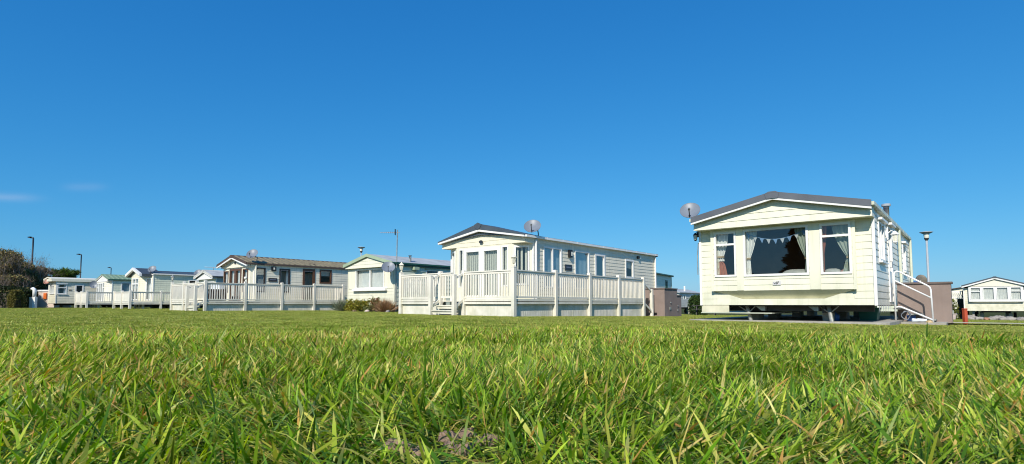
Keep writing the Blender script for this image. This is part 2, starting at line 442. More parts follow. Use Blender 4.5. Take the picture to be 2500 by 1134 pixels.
def gable_hood(R, W, ze, zr, ov, y0, y1, m, fe, fm, trim):
    """raised front gable standing above a flatter main roof: hood, wedge fascia, trim, shield at the apex"""
    xm = -W/2; sl = (zr-ze)/(W/2+ov); zf = lambda x: zr-abs(x-xm)*sl
    MB().prism_y([(-W-ov,ze),(xm,zr),(ov,ze),(ov,ze-.02),(xm,zr-.10),(-W-ov,ze-.02)], y0, y1).build('gable_hood', m, R)
    for nm, mm, a0, a1, b0, b1, ya, yb in (('fascia', m, .005, -fe, .005, -fm, y0-.03, y0-.002), ('trim_board', trim, -fe-.002, -fe-.06, -fm-.002, -fm-.07, y0-.024, y0+.06)):
        b = MB()
        for sx in (-1, 1):
            xe = xm+sx*(W/2+ov+.01)
            b.hexa([(xe,ya,zf(xe)+a1),(xm,ya,zr+b1),(xm,yb,zr+b1),(xe,yb,zf(xe)+a1),(xe,ya,zf(xe)+a0),(xm,ya,zr+b0),(xm,yb,zr+b0),(xe,yb,zf(xe)+a0)])
        b.build(nm, mm, R)
    MB().prism_y([(xm-.17,zf(xm-.17)+.008),(xm,zr+.035),(xm+.17,zf(xm+.17)+.008),(xm+.13,zr-fm*.62),(xm,zr-fm-.015),(xm-.13,zr-fm*.62)], y0-.05, y0-.031).build('ridge_cap', 'roof_slate', R)
def gable_panel(R, W, y, zbot, zr, ze, ov, m, back=0., p=.14, wx0=None, wx1=None):
    """overhanging panel that fills the gable in front of the wall"""
    slope = (zr-ze)/(W/2+ov); th = .07
    P = Pl(0, y); a0 = wx0 if wx0 is not None else -W-.03; a1 = wx1 if wx1 is not None else .03
    lo = lambda z: max(a0, -W/2-(zr-th-z)/slope); hi = lambda z: min(a1, -W/2+(zr-th-z)/slope)
    mb = siding(MB(), P, zbot, zr-th, lo, hi, (), p, .012)
    zl = zr-th-slope*(W/2)
    for x in (a0, a1):
        zt = zr-th-slope*abs(x+W/2)
        mb.face([(x,y,zbot),(x,back,zbot),(x,back,zt),(x,y,zt)])
    mb.face([(a0,y-.012,zbot),(a1,y-.012,zbot),(a1,back,zbot),(a0,back,zbot)])
    return mb.build('gable_panel', m, R)
def wall_lantern(R, pos, n, m='black', s=1.):
    """carriage lantern on a wall arm: backplate, cage, glass"""
    x, y, z = pos; nx, ny = n
    b = MB(); b.cbox((x, y, z-.07*s), .05, .05, .16*s)
    b.tube([(x, y, z), (x+nx*.07*s, y+ny*.07*s, z+.07*s), (x+nx*.13*s, y+ny*.13*s, z+.03*s)], .01*s, 6)
    c = (x+nx*.13*s, y+ny*.13*s, z)
    b.lathe([(.001,.06*s),(.02*s,.05*s),(.075*s,-.01*s),(.08*s,-.02*s),(.001,-.02*s)], c, 8)
    b.lathe([(.001,-.20*s),(.03*s,-.19*s),(.045*s,-.17*s),(.045*s,-.16*s),(.001,-.16*s)], c, 8)
    for k in range(4):
        w = PI/4+k*PI/2; b.tube([(c[0]+.045*s*math.cos(w), c[1]+.045*s*math.sin(w), c[2]-.165*s), (c[0]+.066*s*math.cos(w), c[1]+.066*s*math.sin(w), c[2]-.018*s)], .006*s, 4)
    l = b.build('lantern', m, R)
    MB().lathe([(.04*s,-.16*s),(.055*s,-.02*s)], c, 8).build('lantern_glass', 'lamp_glass', l)
    return l
def oval(R, pl, u, z, a, b, m='badge_mark', o=.03, name='badge'):
    mb = MB(); n = 20
    k = len(mb.v)
    for q in (o-.02, o):
        for i in range(n): w = 2*PI*i/n; mb.v.append(pl(u+a*math.cos(w), z+b*math.sin(w), q))
    mb.f.append(tuple(k+n+i for i in range(n)))
    for i in range(n): j = (i+1) % n; mb.f.append((k+i, k+j, k+n+j, k+n+i))
    return mb.build(name, m, R)
def plaque(R, pl, u0, u1, z0, z1, o=.035):
    q = MB().pbox(pl, u0, u1, z0, z1, 0, o).build('name_plaque', 'plaque', R)
    t = MB(); zc = z0+(z1-z0)*.55; h = (z1-z0)*.09
    t.pbox(pl, u0+(u1-u0)*.14, u1-(u1-u0)*.14, zc-h, zc+h, o, o+.003); t.build('lettering', 'plaque_line', q)
def downpipe(R, x, y, z0, z1, m='white'):
    MB().tube([(x, y, z1), (x, y, z0)], .034, 8).build('downpipe', m, R)

# ================================================================== caravan A: cream, bay window, right
A = (7.40, 11.50)
R, F, S, zr_ = caravan('large cream caravan with big bay window and grey roof, raised on open chassis at right', A, 3.6, 7.6, -.02, 2.06, 2.455, 'cream', 'siding_side', 'roof_grey',
    holes_f=[(-3.15, -.37, .36, 1.76), (-3.2, -.38, .12, .312)], holes_s=[(.65, 1.55, .92, 1.80), (2.25, 3.0, .05, 1.86), (5.7, 6.45, .92, 1.72)], ov=.03, y0=-.46, p=.145, fas_h=.135, trim_h=.042, gutter='gutter_cream', front_to_gable=False, gable_z=1.77)
RA = R
W = 3.6
gable_panel(R, W, -.33, 1.765, 2.455, 2.06, .03, 'cream', 0, .145)
BP = Pl(-.055, -.10)
wl, wc, wr = (-3.17, -2.66, .64, 1.70), (-2.50, -1.13, .63, 1.72), (-.91, -.33, .63, 1.71)
bay = siding(MB(), BP, .31, 1.765, -3.22, -.28, [wl, wc, wr], .125)
for x in (-3.275, -.335): bay.face([(x,-.1,.31),(x,.02,.31),(x,.02,1.765),(x,-.1,1.765)])
# undercut below the bay, running back into the wall, with sloping ends
bay.face([(-3.275,-.10,.31),(-.335,-.10,.31),(-.93,.14,.118),(-2.65,.14,.118)])
bay.face([(-2.65,.14,.119),(-.93,.14,.119),(-.93,.0,.119),(-2.65,.0,.119)])
for xa, xb in ((-3.205,-2.65),(-.375,-.93)): bay.face([(xa,.0,.118),(xb,.0,.118),(xa,.0,.312)]); bay.face([(xb,.0,.118),(xb,.14,.118),(xa,.0,.312)])
bay.build('bay', 'cream', R)
for u0, u1 in ((-2.655, -2.505), (-1.125, -.915)): MB().pbox(BP, u0, u1, .32, 1.76, .002, .018).build('bay_post', 'cream', R)
for u in (-3.225, -.283): MB().pbox(BP, u-.028, u+.028, .305, 1.763, -.01, .020).build('bay_post', 'cream', R)
window(R, BP, *wl, fw=.045, trans=(1.40,), out=.03)
window(R, BP, *wc, fw=.05, out=.03)
window(R, BP, *wr, fw=.045, trans=(1.44,), out=.03)
# side windows, door
window(R, S, .65, 1.55, .92, 1.80, fw=.06, mull=(1.1,), pane='glass_side', blind='slats', hood=True, sill=True)
window(R, S, 5.7, 6.45, .92, 1.72, fw=.06, pane='glass_side', blind='net', hood=True, sill=True)
d = MB(); d.pbox(S, 2.25,2.31,.05,1.86,-.05,.03); d.pbox(S,2.94,3.0,.05,1.86,-.05,.03); d.pbox(S,2.31,2.94,1.80,1.86,-.05,.03); d.pbox(S,2.31,2.94,.06,.78,-.04,.012); d.pbox(S,2.31,2.94,.05,.06,-.05,.03); d.pbox(S,2.2,3.05,1.86,1.91,-.05,.12)
dr = d.build('door', 'white', R)
g = MB(); g.face([S(2.31,.78,-.01),S(2.94,.78,-.01),S(2.94,1.80,-.01),S(2.31,1.80,-.01)]); g.build('pane', 'glass_side', dr)
MB().tube([S(2.40,.86,.02),S(2.40,.86,.07),S(2.40,1.0,.07),S(2.40,1.0,.02)], .012, 6).build('handle', 'steel', dr)
downpipe(R, .07, 4.3, .0, 1.95, 'gutter_cream'); downpipe(R, .07, 7.5, .0, 1.95, 'gutter_cream')
wall_lantern(R, (.03, 2.02, 1.62), (1, 0), 'white_tube', 1.15)
wall_lantern(R, (-3.66, .02, 1.70), (-.3, -.95), 'black', .8)
MB().tube([(-3.66,.02,1.5),(-3.69,.03,1.2),(-3.69,.03,.72)], .012, 6).build('cable', 'galv', R)
MB().tube([(-3.69,.10,1.5),(-3.72,.10,1.2),(-3.72,.10,.9)], .008, 6).build('cable', 'galv', R)
# flue
fl = MB(); fl.lathe([(.07,2.2),(.07,2.72),(.075,2.72),(.075,2.75)], (-.30,5.4,0), 14); fl.build('flue', 'steel', R, True)
MB().lathe([(.001,2.84),(.10,2.83),(.115,2.82),(.115,2.765),(.09,2.755),(.001,2.755)], (-.30,5.4,0), 14).build('flue_cap', 'lamp_grey', R)
# badge with the W mark
bd = MB().pbox(BP, -1.88, -1.71, .425, .505, .012, .022).build('badge', 'badge_plate', R)
k = MB()
def stroke(mb, pl, a, b, w, o):
    (x0, z0), (x1, z1) = a, b; dx, dz = x1-x0, z1-z0; n = math.hypot(dx, dz); px, pz = -dz/n*w/2, dx/n*w/2
    mb.face([pl(x0-px,z0-pz,o), pl(x1-px,z1-pz,o), pl(x1+px,z1+pz,o), pl(x0+px,z0+pz,o)])
for i, (a, b) in enumerate((((-1.862,.478),(-1.826,.442)), ((-1.830,.480),(-1.792,.442)), ((-1.797,.440),(-1.748,.505)), ((-1.800,.492),(-1.778,.500)), ((-1.800,.488),(-1.786,.470)))):
    stroke(k, BP, a, b, .014, .0235+i*.0006)
k.build('emblem', 'badge_mark', bd)
# panelled room behind the bay so the windows look into a real lounge
ln = MB(); ln.face([(-3.57,.02,.03),(-.03,.02,.03),(-.03,3.4,.03),(-3.57,3.4,.03)]); ln.face([(-3.57,3.4,.03),(-.03,3.4,.03),(-.03,3.4,2.1),(-3.57,3.4,2.1)])
ln.face([(-3.57,.02,.03),(-3.57,3.4,.03),(-3.57,3.4,2.0),(-3.57,.02,2.0)]); ln.face([(-3.57,.0,1.98),(-.03,.0,1.98),(-.03,3.4,2.0),(-3.57,3.4,2.0)])
ln.build('room_lining', 'wood_inside', R)
so = MB(); so.box(-3.2,-.4,.24,.62,.04,.42); so.box(-3.5,-2.9,.622,2.2,.04,.42); so.build('bench_seat', 'wood_inside', R)
# pennant fringe along the sill on the door side
for i in range(7):
    y = .25+i*.30; fr = MB(); fr.face([(.012,y,-.03),(.012,y+.2,-.03),(.012,y+.10,-.19)]); fr.build('pennant', 'white', R)
# left corner skirt board and front steadies
MB().box(-3.6,-2.95,.0,.02,-.19,-.03).build('skirt_board', 'cream_warm', R)
MB().box(-3.62,-2.0,.0,3.0,-.215,-.195).build('skirt_board', 'gutter_cream', R)
for x, sk in ((-2.63, .14), (-.92, .09)):
    st = MB(); b0 = -.40
    p0, p1 = Vector((x,.30,-.03)), Vector((x+sk,.12,b0))
    st.tube([p0, p1], .042, 10); st.tube([p0+Vector((-.2,0,0)), p0+(p1-p0)*.45], .014, 6); st.tube([p0+Vector((.2,0,0)), p0+(p1-p0)*.45], .014, 6)
    st.cbox((p1.x,p1.y,b0-.01), .16,.16,.025); st.build('corner_steady', 'galv', R)
tb = MB(); tb.box(-2.25,-1.15,.35,.5,-.16,-.03); tb.box(-3.4,-.1,.5,.58,-.16,-.03); tb.build('tow_beam', 'dark_steel', R)
for x in (-2.3, -1.2): MB().hexa([(x-.1,.2,-.05),(x+.1,.2,-.05),(x+.1,.34,-.05),(x-.1,.34,-.05),(x+.02,.2,-.15),(x+.1,.2,-.15),(x+.1,.34,-.15),(x+.02,.34,-.15)]).build('gusset', 'galv', R)

# curtains, bunting and cushions in the bay windows
def a_curtain(label, ue, sg, z0, z1, wt, wm, wb, zt, m, o=-.10):
    r = thing('curtain', label, 'curtain', (A[0], A[1], 0), ROT, 'curtains in the bay window')
    swept_curtain(BP, ue, sg, z0, z1, wt, wm, wb, zt, o).build('drape', m, r, True)
    u = ue+sg*wm*.5
    if m != 'curtain_rose': MB().pbox(BP, ue-.01 if sg > 0 else ue-wm-.01, ue+wm+.01 if sg > 0 else ue+.01, zt-.02, zt+.02, o-.03, o+.03).build('tie_back', 'wood_pale', r)
a_curtain('pale curtain tied back at left edge of the narrow left bay window', -3.13, 1, 1.02, 1.66, .26, .14, .16, 1.12, 'net')
a_curtain('rose lower drape at left edge of the narrow left bay window', -3.13, 1, .66, 1.02, .12, .15, .22, .98, 'curtain_rose', -.115)
a_curtain('pale curtain swept to left edge of the wide centre window', -2.46, 1, .66, 1.69, .24, .08, .10, 1.05, 'net')
a_curtain('mint green curtain swept to right edge of the wide centre window', -1.17, -1, .66, 1.69, .26, .05, .07, 1.0, 'curtain_mint')
a_curtain('mint green curtain swept to right edge of the right bay window', -.36, -1, .66, 1.67, .34, .07, .16, .98, 'curtain_mint')
a_curtain('thin rose curtain at left edge of the right bay window', -.88, 1, .66, 1.67, .09, .03, .03, 1.1, 'curtain_rose')
bt = thing('bunting', 'string of blue and white triangular flags hung across the wide centre window', 'bunting', (A[0], A[1], 0), ROT)
sag = lambda u: 1.66-.20*(1-((u+1.815)/.66)**2)
MB().tube([BP(-2.47+i*.109, sag(-2.47+i*.109), -.06) for i in range(13)], .006, 5).build('string', 'flag_blue', bt)
for i in range(9):
    u = -2.40+i*.146; f = MB(); z = sag(u); h = .047; dz = (sag(u+h)-sag(u-h))/2
    f.face([BP(u-h, z-dz, -.055), BP(u+h, z+dz, -.055), BP(u+.01, z-.115, -.05)]); f.build('flag', ('flag_blue', 'flag_white')[i % 2], bt)
def cushion(label, c, sx, sy, sz, m, rz=0.):
    mb = MB(); n, k = 16, 10
    for j in range(k+1):
        ph = -PI/2+PI*j/k
        for i in range(n):
            w = 2*PI*i/n; f = lambda v: math.copysign(abs(v)**.6, v)
            mb.v.append((sx*f(math.cos(w))*abs(math.cos(ph))**.7, sy*f(math.sin(w))*abs(math.cos(ph))**.7, sz*f(math.sin(ph))*(1+.05*math.sin(3*w+j))))
    for j in range(k):
        for i in range(n): mb.f.append((j*n+i, j*n+(i+1)%n, (j+1)*n+(i+1)%n, (j+1)*n+i))
    o = mb.build('cushion', m, None, True); x, y, z = c
    o.location = (A[0]+x*RX-y*RY, A[1]+x*RY+y*RX, z); o.rotation_euler = (.0, 0, ROT+rz)
    return tag(o, label, 'cushion', 'cushions on the bay bench seat')
cushion('large pale grey cushion behind the wide centre window', (-1.50, .20, .58), .34, .16, .19, 'cushion_grey')
cushion('white cushion behind the left part of right bay window', (-.80, .20, .62), .18, .12, .14, 'cushion_grey')
cushion('pink cushion in front of the white one in right bay window', (-.52, .12, .64), .13, .08, .10, 'cushion_pink', .3)

dish('satellite_dish', 'grey dish above left eave of the large cream bay window caravan', (A[0]-3.80*RX-.1*(-RY), A[1]-3.80*RY-.1*RX, 2.26), (-.30, -.72, .60), .48, pole=[(.06,.10,-.12),(.14,.02,-.24)])

# ================================================================== caravan B: front bay doors, wrap-round deck
B = (.70, 18.50)
WB = 3.8
R, F, S, zrB = caravan('long beige caravan with white french doors and wrap-round white railed deck', B, WB, 9.05, -.05, 2.25, 2.42, 'cream_warm', 'siding_beige', 'roof_slate',
    holes_f=[(-3.70, -.10, .15, 2.0)], holes_s=[(.54, 1.62, .55, 1.95), (2.46, 3.44, .55, 1.95), (3.85, 4.62, .14, 1.94), (6.26, 7.0, 1.08, 1.86)], ov=.08, y0=-.54, p=.13, fas_h=0, trim_h=0, ridge_cap=False, gutter='white', front_to_gable=False, gable_z=2.05, trim='white')
RB = R
gable_hood(R, WB, 2.25, 2.75, .08, -.60, .35, 'roof_slate', .03, .20, 'white')
gable_panel(R, WB, -.45, 2.0, 2.745, 2.255, .08, 'cream_warm', 0, .15)
# canted bay: three vertical planes
PF = Pl(-3.10, -.45); uF = 2.55
PLc = Pl(-3.78, -.02, .68, -.43); uL = math.hypot(.68, .43)
PRc = Pl(-.55, -.45, .53, .43); uR = math.hypot(.53, .43)
by = MB()
siding(by, PF, .10, 2.0, 0, uF, [(.14,.36,.58,1.93), (.38,2.06,.18,1.93), (2.13,2.42,.58,1.93)], .95, .004)
siding(by, PLc, .10, 2.0, 0, uL, [(.18,.62,.62,1.90)], .95, .004); siding(by, PRc, .10, 2.0, 0, uR, [(.08,.58,.62,1.92)], .95, .004)
by.build('bay', 'cream_warm', R)
window(R, PF, .14, .36, .58, 1.93, fw=.035, blind='slats'); window(R, PF, 2.13, 2.42, .58, 1.93, fw=.04, blind='slats')
window(R, PF, .38, 1.22, .18, 1.93, fw=.12, blind='slats', name='french_door'); window(R, PF, 1.22, 2.06, .18, 1.93, fw=.12, blind='slats', name='french_door', out=.034)
window(R, PLc, .18, .62, .62, 1.90, fw=.05, blind='slats_blue'); window(R, PRc, .08, .58, .62, 1.92, fw=.055, blind='gaps')
oval(R, Pl(0,-.5), -1.86, 2.13, .085, .055, 'badge_mark', .03)
window(R, S, .54, 1.62, .55, 1.95, fw=.05, mull=(1.08,), pane='glass_side', blind='slats_blue')
window(R, S, 2.46, 3.44, .55, 1.95, fw=.05, pane='glass_side', blind='slats_blue')
window(R, S, 3.85, 4.62, .14, 1.94, fw=.09, pane='glass_side', blind='dark', name='side_door')
window(R, S, 6.26, 7.0, 1.08, 1.86, fw=.07, pane='glass', blind='roll')
q = MB(); q.pbox(S, 2.03, 2.19, 1.66, 1.93, .0, .10); q = q.build('wall_light', 'black', R)
MB().pbox(S, 2.10, 2.185, 1.72, 1.86, .10, .104).build('light_glass', 'lamp_glass', q)
plaque(R, S, 1.83, 2.24, 1.19, 1.40)
MB().tube([S(7.36,2.0,.0), S(7.36,2.0,.10)], .06, 12).build('vent', 'black', R)
MB().tube([S(7.55,2.0,.0), S(7.55,2.0,.06)], .05, 12).build('vent', 'white', R)
downpipe(R, .07, .06, .1, 2.12); downpipe(R, .07, 8.98, -.3, 2.12)
zz = B
dish('satellite_dish', 'grey dish on curved pole at front corner of the french door caravan', (B[0]-.03*RX, B[1]-.03*RY-.05, 2.50), (-.12, -.74, .64), .56,
     pole=[(.18,.12,-.08), (.20,.10,-.22), (.14,.04,-.36), (.13,.03,-.60), (.13,.03,-1.0)])

# ------------------------------------------------------------------ decks
def post(parent, x, y, z0, z1, s=.10, m='white_rail', cap=True):
    mb = MB(); mb.cbox((x, y, z0), s, s, z1-z0)
    p = mb.build('post', m, parent)
    if cap:
        c = MB(); h = s/2+.004
        c.hexa([(x-h,y-h,z1),(x+h,y-h,z1),(x+h,y+h,z1),(x-h,y+h,z1),(x-h,y-h,z1+.018),(x+h,y-h,z1+.018),(x+h,y+h,z1+.018),(x-h,y+h,z1+.018)])
        c.hexa([(x-h,y-h,z1+.018),(x+h,y-h,z1+.018),(x+h,y+h,z1+.018),(x-h,y+h,z1+.018),(x-.012,y-.012,z1+.034),(x+.012,y-.012,z1+.034),(x+.012,y+.012,z1+.034),(x-.012,y+.012,z1+.034)])
        c.build('post_cap', m, p)
    return p
def railing(parent, x0, y0, x1, y1, zt, zb, gap=.105, m='white_rail', solid=False, name='railing', bw=.042):
    L = math.hypot(x1-x0, y1-y0); pl = Pl(x0, y0, x1-x0, y1-y0); e = .05; mb = MB()
    mb.pbox(pl, e, L-e, zt-.035, zt, -.045, .045); mb.pbox(pl, e, L-e, zt-.10, zt-.036, -.022, .022)
    mb.pbox(pl, e, L-e, zb, zb+.06, -.026, .026)
    if solid: mb.pbox(pl, e, L-e, zb+.06, zt-.10, -.008, .008)
    else:
        n = max(1, int(round((L-2*e)/gap)))
        for i in range(n):
            u = e+(L-2*e)*(i+.5)/n; mb.pbox(pl, u-bw/2, u+bw/2, zb+.06, zt-.10, -.014, .014)
    return mb.build(name, m, parent)
def skirting(parent, x0, y0, x1, y1, zt, inset, m='white_rail', groove=.006):
    """grooved panel under the deck edge, down to the turf"""
    L = math.hypot(x1-x0, y1-y0); pl = Pl(x0, y0, x1-x0, y1-y0); mb = MB()
    n = max(2, int(L/.10)); g = L/n
    zs = []
    for i in range(n+1):
        p = pl(g*i, 0, 0); w = world_of(parent, p[0], p[1]); zs.append(gz(*w)-.06)
    for i in range(n):
        a, b, c, d = g*i, g*i+g*.12, g*i+g*.88, g*(i+1)
        for u0, u1, o0, o1 in ((a,b,-groove,0),(b,c,0,0),(c,d,0,-groove)):
            mb.face([pl(u0,zs[i],o0-inset),pl(u1,zs[i],o1-inset),pl(u1,zt,o1-inset),pl(u0,zt,o0-inset)])
    k = 1.05
    while k < L-.2: mb.pbox(pl, k-.012, k+.012, min(zs), zt, -inset, .004-inset); k += 1.05
    return mb.build('skirting_panel', m, parent)
def sloped_rail(parent, a, b, w=.05, h=.07, m='white_rail', name='stair_rail'):
    a, b = Vector(a), Vector(b); d = (b-a).normalized(); s = d.cross(Vector((0,0,1))).normalized()*w/2; u = Vector((0,0,h))
    return MB().hexa([a-s, a+s, b+s, b-s, a-s+u, a+s+u, b+s+u, b-s+u]).build(name, m, parent)
def deck_boards(parent, x0, x1, y0, y1, z, m='white_rail', along='x', th=.03):
    mb = MB(); k = x0 if along == 'y' else y0; e = x1 if along == 'y' else y1
    while k < e-.02:
        q = min(k+.14, e)
        if along == 'y': mb.box(k+.003, q-.003, y0, y1, z-th, z)
        else: mb.box(x0, x1, k+.003, q-.003, z-th, z)
        k = q
    return mb.build('deck_boards', m, parent)
def edge(parent, x0, y0, x1, y1, z0, z1, m='white_rail'):
    L = math.hypot(x1-x0, y1-y0); pl = Pl(x0, y0, x1-x0, y1-y0); mb = MB()
    h = (z1-z0)
    mb.pbox(pl, .05, L-.05, z0+h*.55, z1, -.02, .018); mb.pbox(pl, .05, L-.05, z0, z0+h*.42, -.02, .026)
    return mb.build('edge_board', m, parent)
def post_lantern(parent, x, y, z, m='cream_warm', s=1.):
    b = MB(); c = (x, y, z)
    b.lathe([(.05*s,0),(.05*s,.015*s),(.02*s,.03*s),(.02*s,.07*s),(.05*s,.085*s),(.05*s,.095*s)], c, 10)
    b.lathe([(.001,.40*s),(.012*s,.38*s),(.03*s,.35*s),(.10*s,.28*s),(.105*s,.27*s),(.001,.27*s)], c, 10)
    for k in range(6):
        w = k*PI/3; b.tube([(x+.05*s*math.cos(w), y+.05*s*math.sin(w), z+.095*s), (x+.085*s*math.cos(w), y+.085*s*math.sin(w), z+.272*s)], .007*s, 4)
    l = b.build('lantern', m, parent)
    MB().lathe([(.042*s,.10*s),(.072*s,.27*s)], c, 10).build('lantern_glass', 'lamp_glass', l)
def steps(parent, x0, x1, y_top, y_bot, z_top, z_g, n, m='white_rail'):
    mb = MB(); rise = (z_top-z_g)/(n+1); run = (y_top-y_bot)/n
    for i in range(n):
        ya = y_top-run*i; zt = z_top-rise*(i+1)
        mb.box(x0, x1, ya-run-.02, ya+.02, zt-.035, zt); mb.box(x0, x1, ya-run+.02, ya-run+.035, zt-rise+.045, zt-.037)
    return mb.build('steps', m, parent)
def gnd(parent, x, y, d=.06): return gz(*world_of(parent, x, y))-d

DB = thing('timber_deck', 'long white railed deck wrapped round the caravan with french doors', 'deck', (B[0], B[1], 0), ROT, 'railed decks beside the caravans')
fx, fy, lx, ez = .90, -2.12, -4.10, 6.07
zf = .12
deck_boards(DB, lx+.05, fx-.05, fy+.05, -.02, zf-.01, along='x'); deck_boards(DB, .08, fx-.05, 0, ez-.03, zf-.01, along='x')
py = [fy, -.04, 2.0, 4.05, ez]
for i, y in enumerate(py): post(DB, fx, y, gnd(DB, fx, y), 1.05 if i else 1.06, .115)
for a, b in zip(py, py[1:]):
    railing(DB, fx, a, fx, b, 1.00, .17); edge(DB, fx, a, fx, b, .0, .155); skirting(DB, fx, a+.05, fx, b-.05, .0, .06)
post(DB, lx, fy, gnd(DB, lx, fy), 1.06, .115); post(DB, -2.15, fy, gnd(DB, -2.15, fy), 1.03, .11); post(DB, -1.10, fy, gnd(DB, -1.1, fy), 1.02, .11)
railing(DB, lx, fy, -2.15, fy, 1.00, .17); railing(DB, -1.10, fy, fx, fy, 1.00, .17); railing(DB, -2.15, fy+.02, -1.58, fy+.02, 1.00, .19, name='gate')
edge(DB, lx, fy, -2.15, fy, .0, .155); edge(DB, -1.10, fy, fx, fy, .0, .155)
skirting(DB, lx+.05, fy, -2.2, fy, .0, .05, groove=0); skirting(DB, -1.05, fy, fx-.05, fy, .0, .05, groove=0)
post(DB, lx, -.1, gnd(DB, lx, -.1), 1.03, .11); railing(DB, lx, -.1, lx, fy, 1.0, .17, gap=.24); edge(DB, lx, -.1, lx, fy, 0, .155)
for x in (-2.15, -1.10):
    post(DB, x, fy-.42, gnd(DB, x, fy-.42), .88, .11)
    sloped_rail(DB, (x, fy-.42, .74), (x, fy, .92)); sloped_rail(DB, (x, fy-.42, -.16), (x, fy, .10), .04, .09)
steps(DB, -2.09, -1.16, fy, fy-.42, zf, -.34, 2)
MB().box(-2.10,-1.15,fy-.03,fy+.02,-.36,-.03).build('riser_board', 'white_rail', DB)
post_lantern(DB, lx, fy, 1.10, s=.9); post_lantern(DB, fx, fy, 1.10, s=.9)
# return steps at the far end, with sloping rail
zq = gnd(DB, fx, ez+.75)
post(DB, fx, ez+.75, zq, .58, .11); sloped_rail(DB, (fx, ez, .82), (fx, ez+.75, .48)); sloped_rail(DB, (fx, ez, .02), (fx, ez+.75, -.36), .05, .09)

# ================================================================== caravan C: low, green trim
C = (-5.40, 26.0)
R, F, S, zrC = caravan('low cream caravan with pale green roof edge and net curtained front window', C, 3.6, 8.2, -.05, 1.94, 2.40, 'cream', 'siding_green', 'roof_felt', fascia='fascia_green', trim='white', ov=.10, y0=-.24, p=.16, ps=.20, dep_s=.035, corner='cream',
    holes_f=[(-2.98, -.72, .74, 1.70)], holes_s=[(1.9, 2.7, .95, 1.68)], fas_h=.15, trim_h=.0, gutter='fascia_dark_green', front_to_gable=False, gable_z=1.76, ridge_cap=False)
gable_panel(R, 3.6, -.18, 1.74, 2.40, 1.94, .10, 'cream', 0, .16)
window(R, F, -2.98, -.72, .74, 1.70, fw=.06, mull=(-1.82,), blind='net', out=.05)
MB().pbox(F, -3.1,-.5,.63,.735,-.01,.16).build('window_sill', 'white', R)
MB().pbox(F, -.66,-.06,.74,1.72,.012,.024).build('side_panel', 'cream', R); MB().pbox(F, -3.55,-3.04,.74,1.72,.012,.024).build('side_panel', 'cream', R)
MB().pbox(S, -.1,8.2,1.77,1.85,.03,.10).build('eave_board', 'fascia_dark_green', R)
window(R, S, 1.9, 2.7, .95, 1.68, fw=.06, fm='white', blind='dark')
MB().pbox(S, 1.85,2.75,1.68,1.73,0,.08).build('window_hood', 'fascia_green', R)
b = MB(); b.pbox(S, 1.0,1.3,1.62,1.76,0,.22); b.build('flue_box', 'fascia_green', R)
MB().lathe([(.06,2.0),(.06,2.30),(.085,2.31),(.085,2.34),(.001,2.35)], (-.35,1.2,0), 12).build('vent_pipe', 'galv', R)
lb = MB()
for zq, u in ((.56,.06), (.48,.13), (.43,.10)): lb.pbox(F, -1.75-u, -1.75+u, zq-.012, zq+.012, .016, .019)
lb.build('faded_lettering', 'blind', R)
dish('satellite_dish', 'pale dish at front corner of the low cream caravan with green roof edge', (C[0]+.10*RX+.45*RY, C[1]+.10*RY-.45*RX, 1.62), (.15, -.78, .66), .60, pole=[(.05,.2,-.1),(.05,.35,-.35)])
ae = thing('tv_aerial', 'tall television aerial on pole beside the low cream caravan', 'aerial', (C[0]+.12*RX, C[1]+.12*RY, 0), 0, 'television aerials')
MB().tube([(0,0,-.4),(0,0,1.7),(0.02,0,3.42)], .024, 8).build('mast', 'galv', ae)
bm = MB(); bm.tube([(.12,0,3.30),(-.78,-.02,3.28)], .013, 6)
for i in range(9): x = -.05-.085*i; l = .10-.006*i; bm.tube([(x,-l*.8,3.30+.0),(x,l*.8,3.30)], .006, 4); bm.tube([(x,0,3.30-l*.6),(x,0,3.30+l*.6)], .006, 4)
bm.build('boom', 'steel', ae)
rf = MB(); rf.box(-.085,-.07,-.12,.12,3.18,3.45); rf.build('reflector', 'black', ae)

# ================================================================== caravan D: brown roof
D = (-12.78, 28.0)
WD = 3.15
R, F, S, zrD = caravan('grey sided caravan with ribbed brown roof and brown door frames behind white deck', D, WD, 7.6, -.02, 2.05, 2.48, 'cream_pale', 'siding_grey', 'roof_brown', fascia='roof_brown_dark', ov=.06, y0=-.43, p=.13, ribs=.30,
    holes_f=[(-3.05, -.10, .2, 1.84)], holes_s=[(.04,.56,.6,1.82), (1.30,1.88,.6,1.82), (2.60,3.32,.14,1.88), (3.60,4.34,1.12,1.88)], fas_h=.12, trim_h=.07, gutter='roof_brown_dark', front_to_gable=False, gable_z=1.88, trim='white')
gable_panel(R, WD, -.22, 1.86, 2.48, 2.05, .06, 'cream_pale', 0, .15)
PD = Pl(-3.08, -.15); uD = 3.0
by = MB(); siding(by, PD, .10, 1.86, 0, uD, [(.08,.62,.6,1.72),(.76,2.06,.16,1.80),(2.22,2.76,.6,1.76)], .9, .004)
siding(by, Pl(-3.14,-.0,.06,-.15), .1,1.86,0,.16,(),.9,.004); siding(by, Pl(-.08,-.15,.06,.15),.1,1.86,0,.16,(),.9,.004)
by.build('bay', 'cream_pale', R)
window(R, PD, .08,.62,.6,1.72, fm='brown_frame', fw=.055, blind='net'); window(R, PD, 2.22,2.76,.6,1.76, fm='brown_frame', fw=.055, blind='net')
window(R, PD, .76,1.41,.16,1.80, fm='brown_frame', fw=.10, blind='net', name='french_door'); window(R, PD, 1.41,2.06,.16,1.80, fm='brown_frame', fw=.10, blind='net', name='french_door', out=.034)
oval(R, Pl(0,-.22), -1.57, 2.10, .09, .07, 'badge_mark', .03)
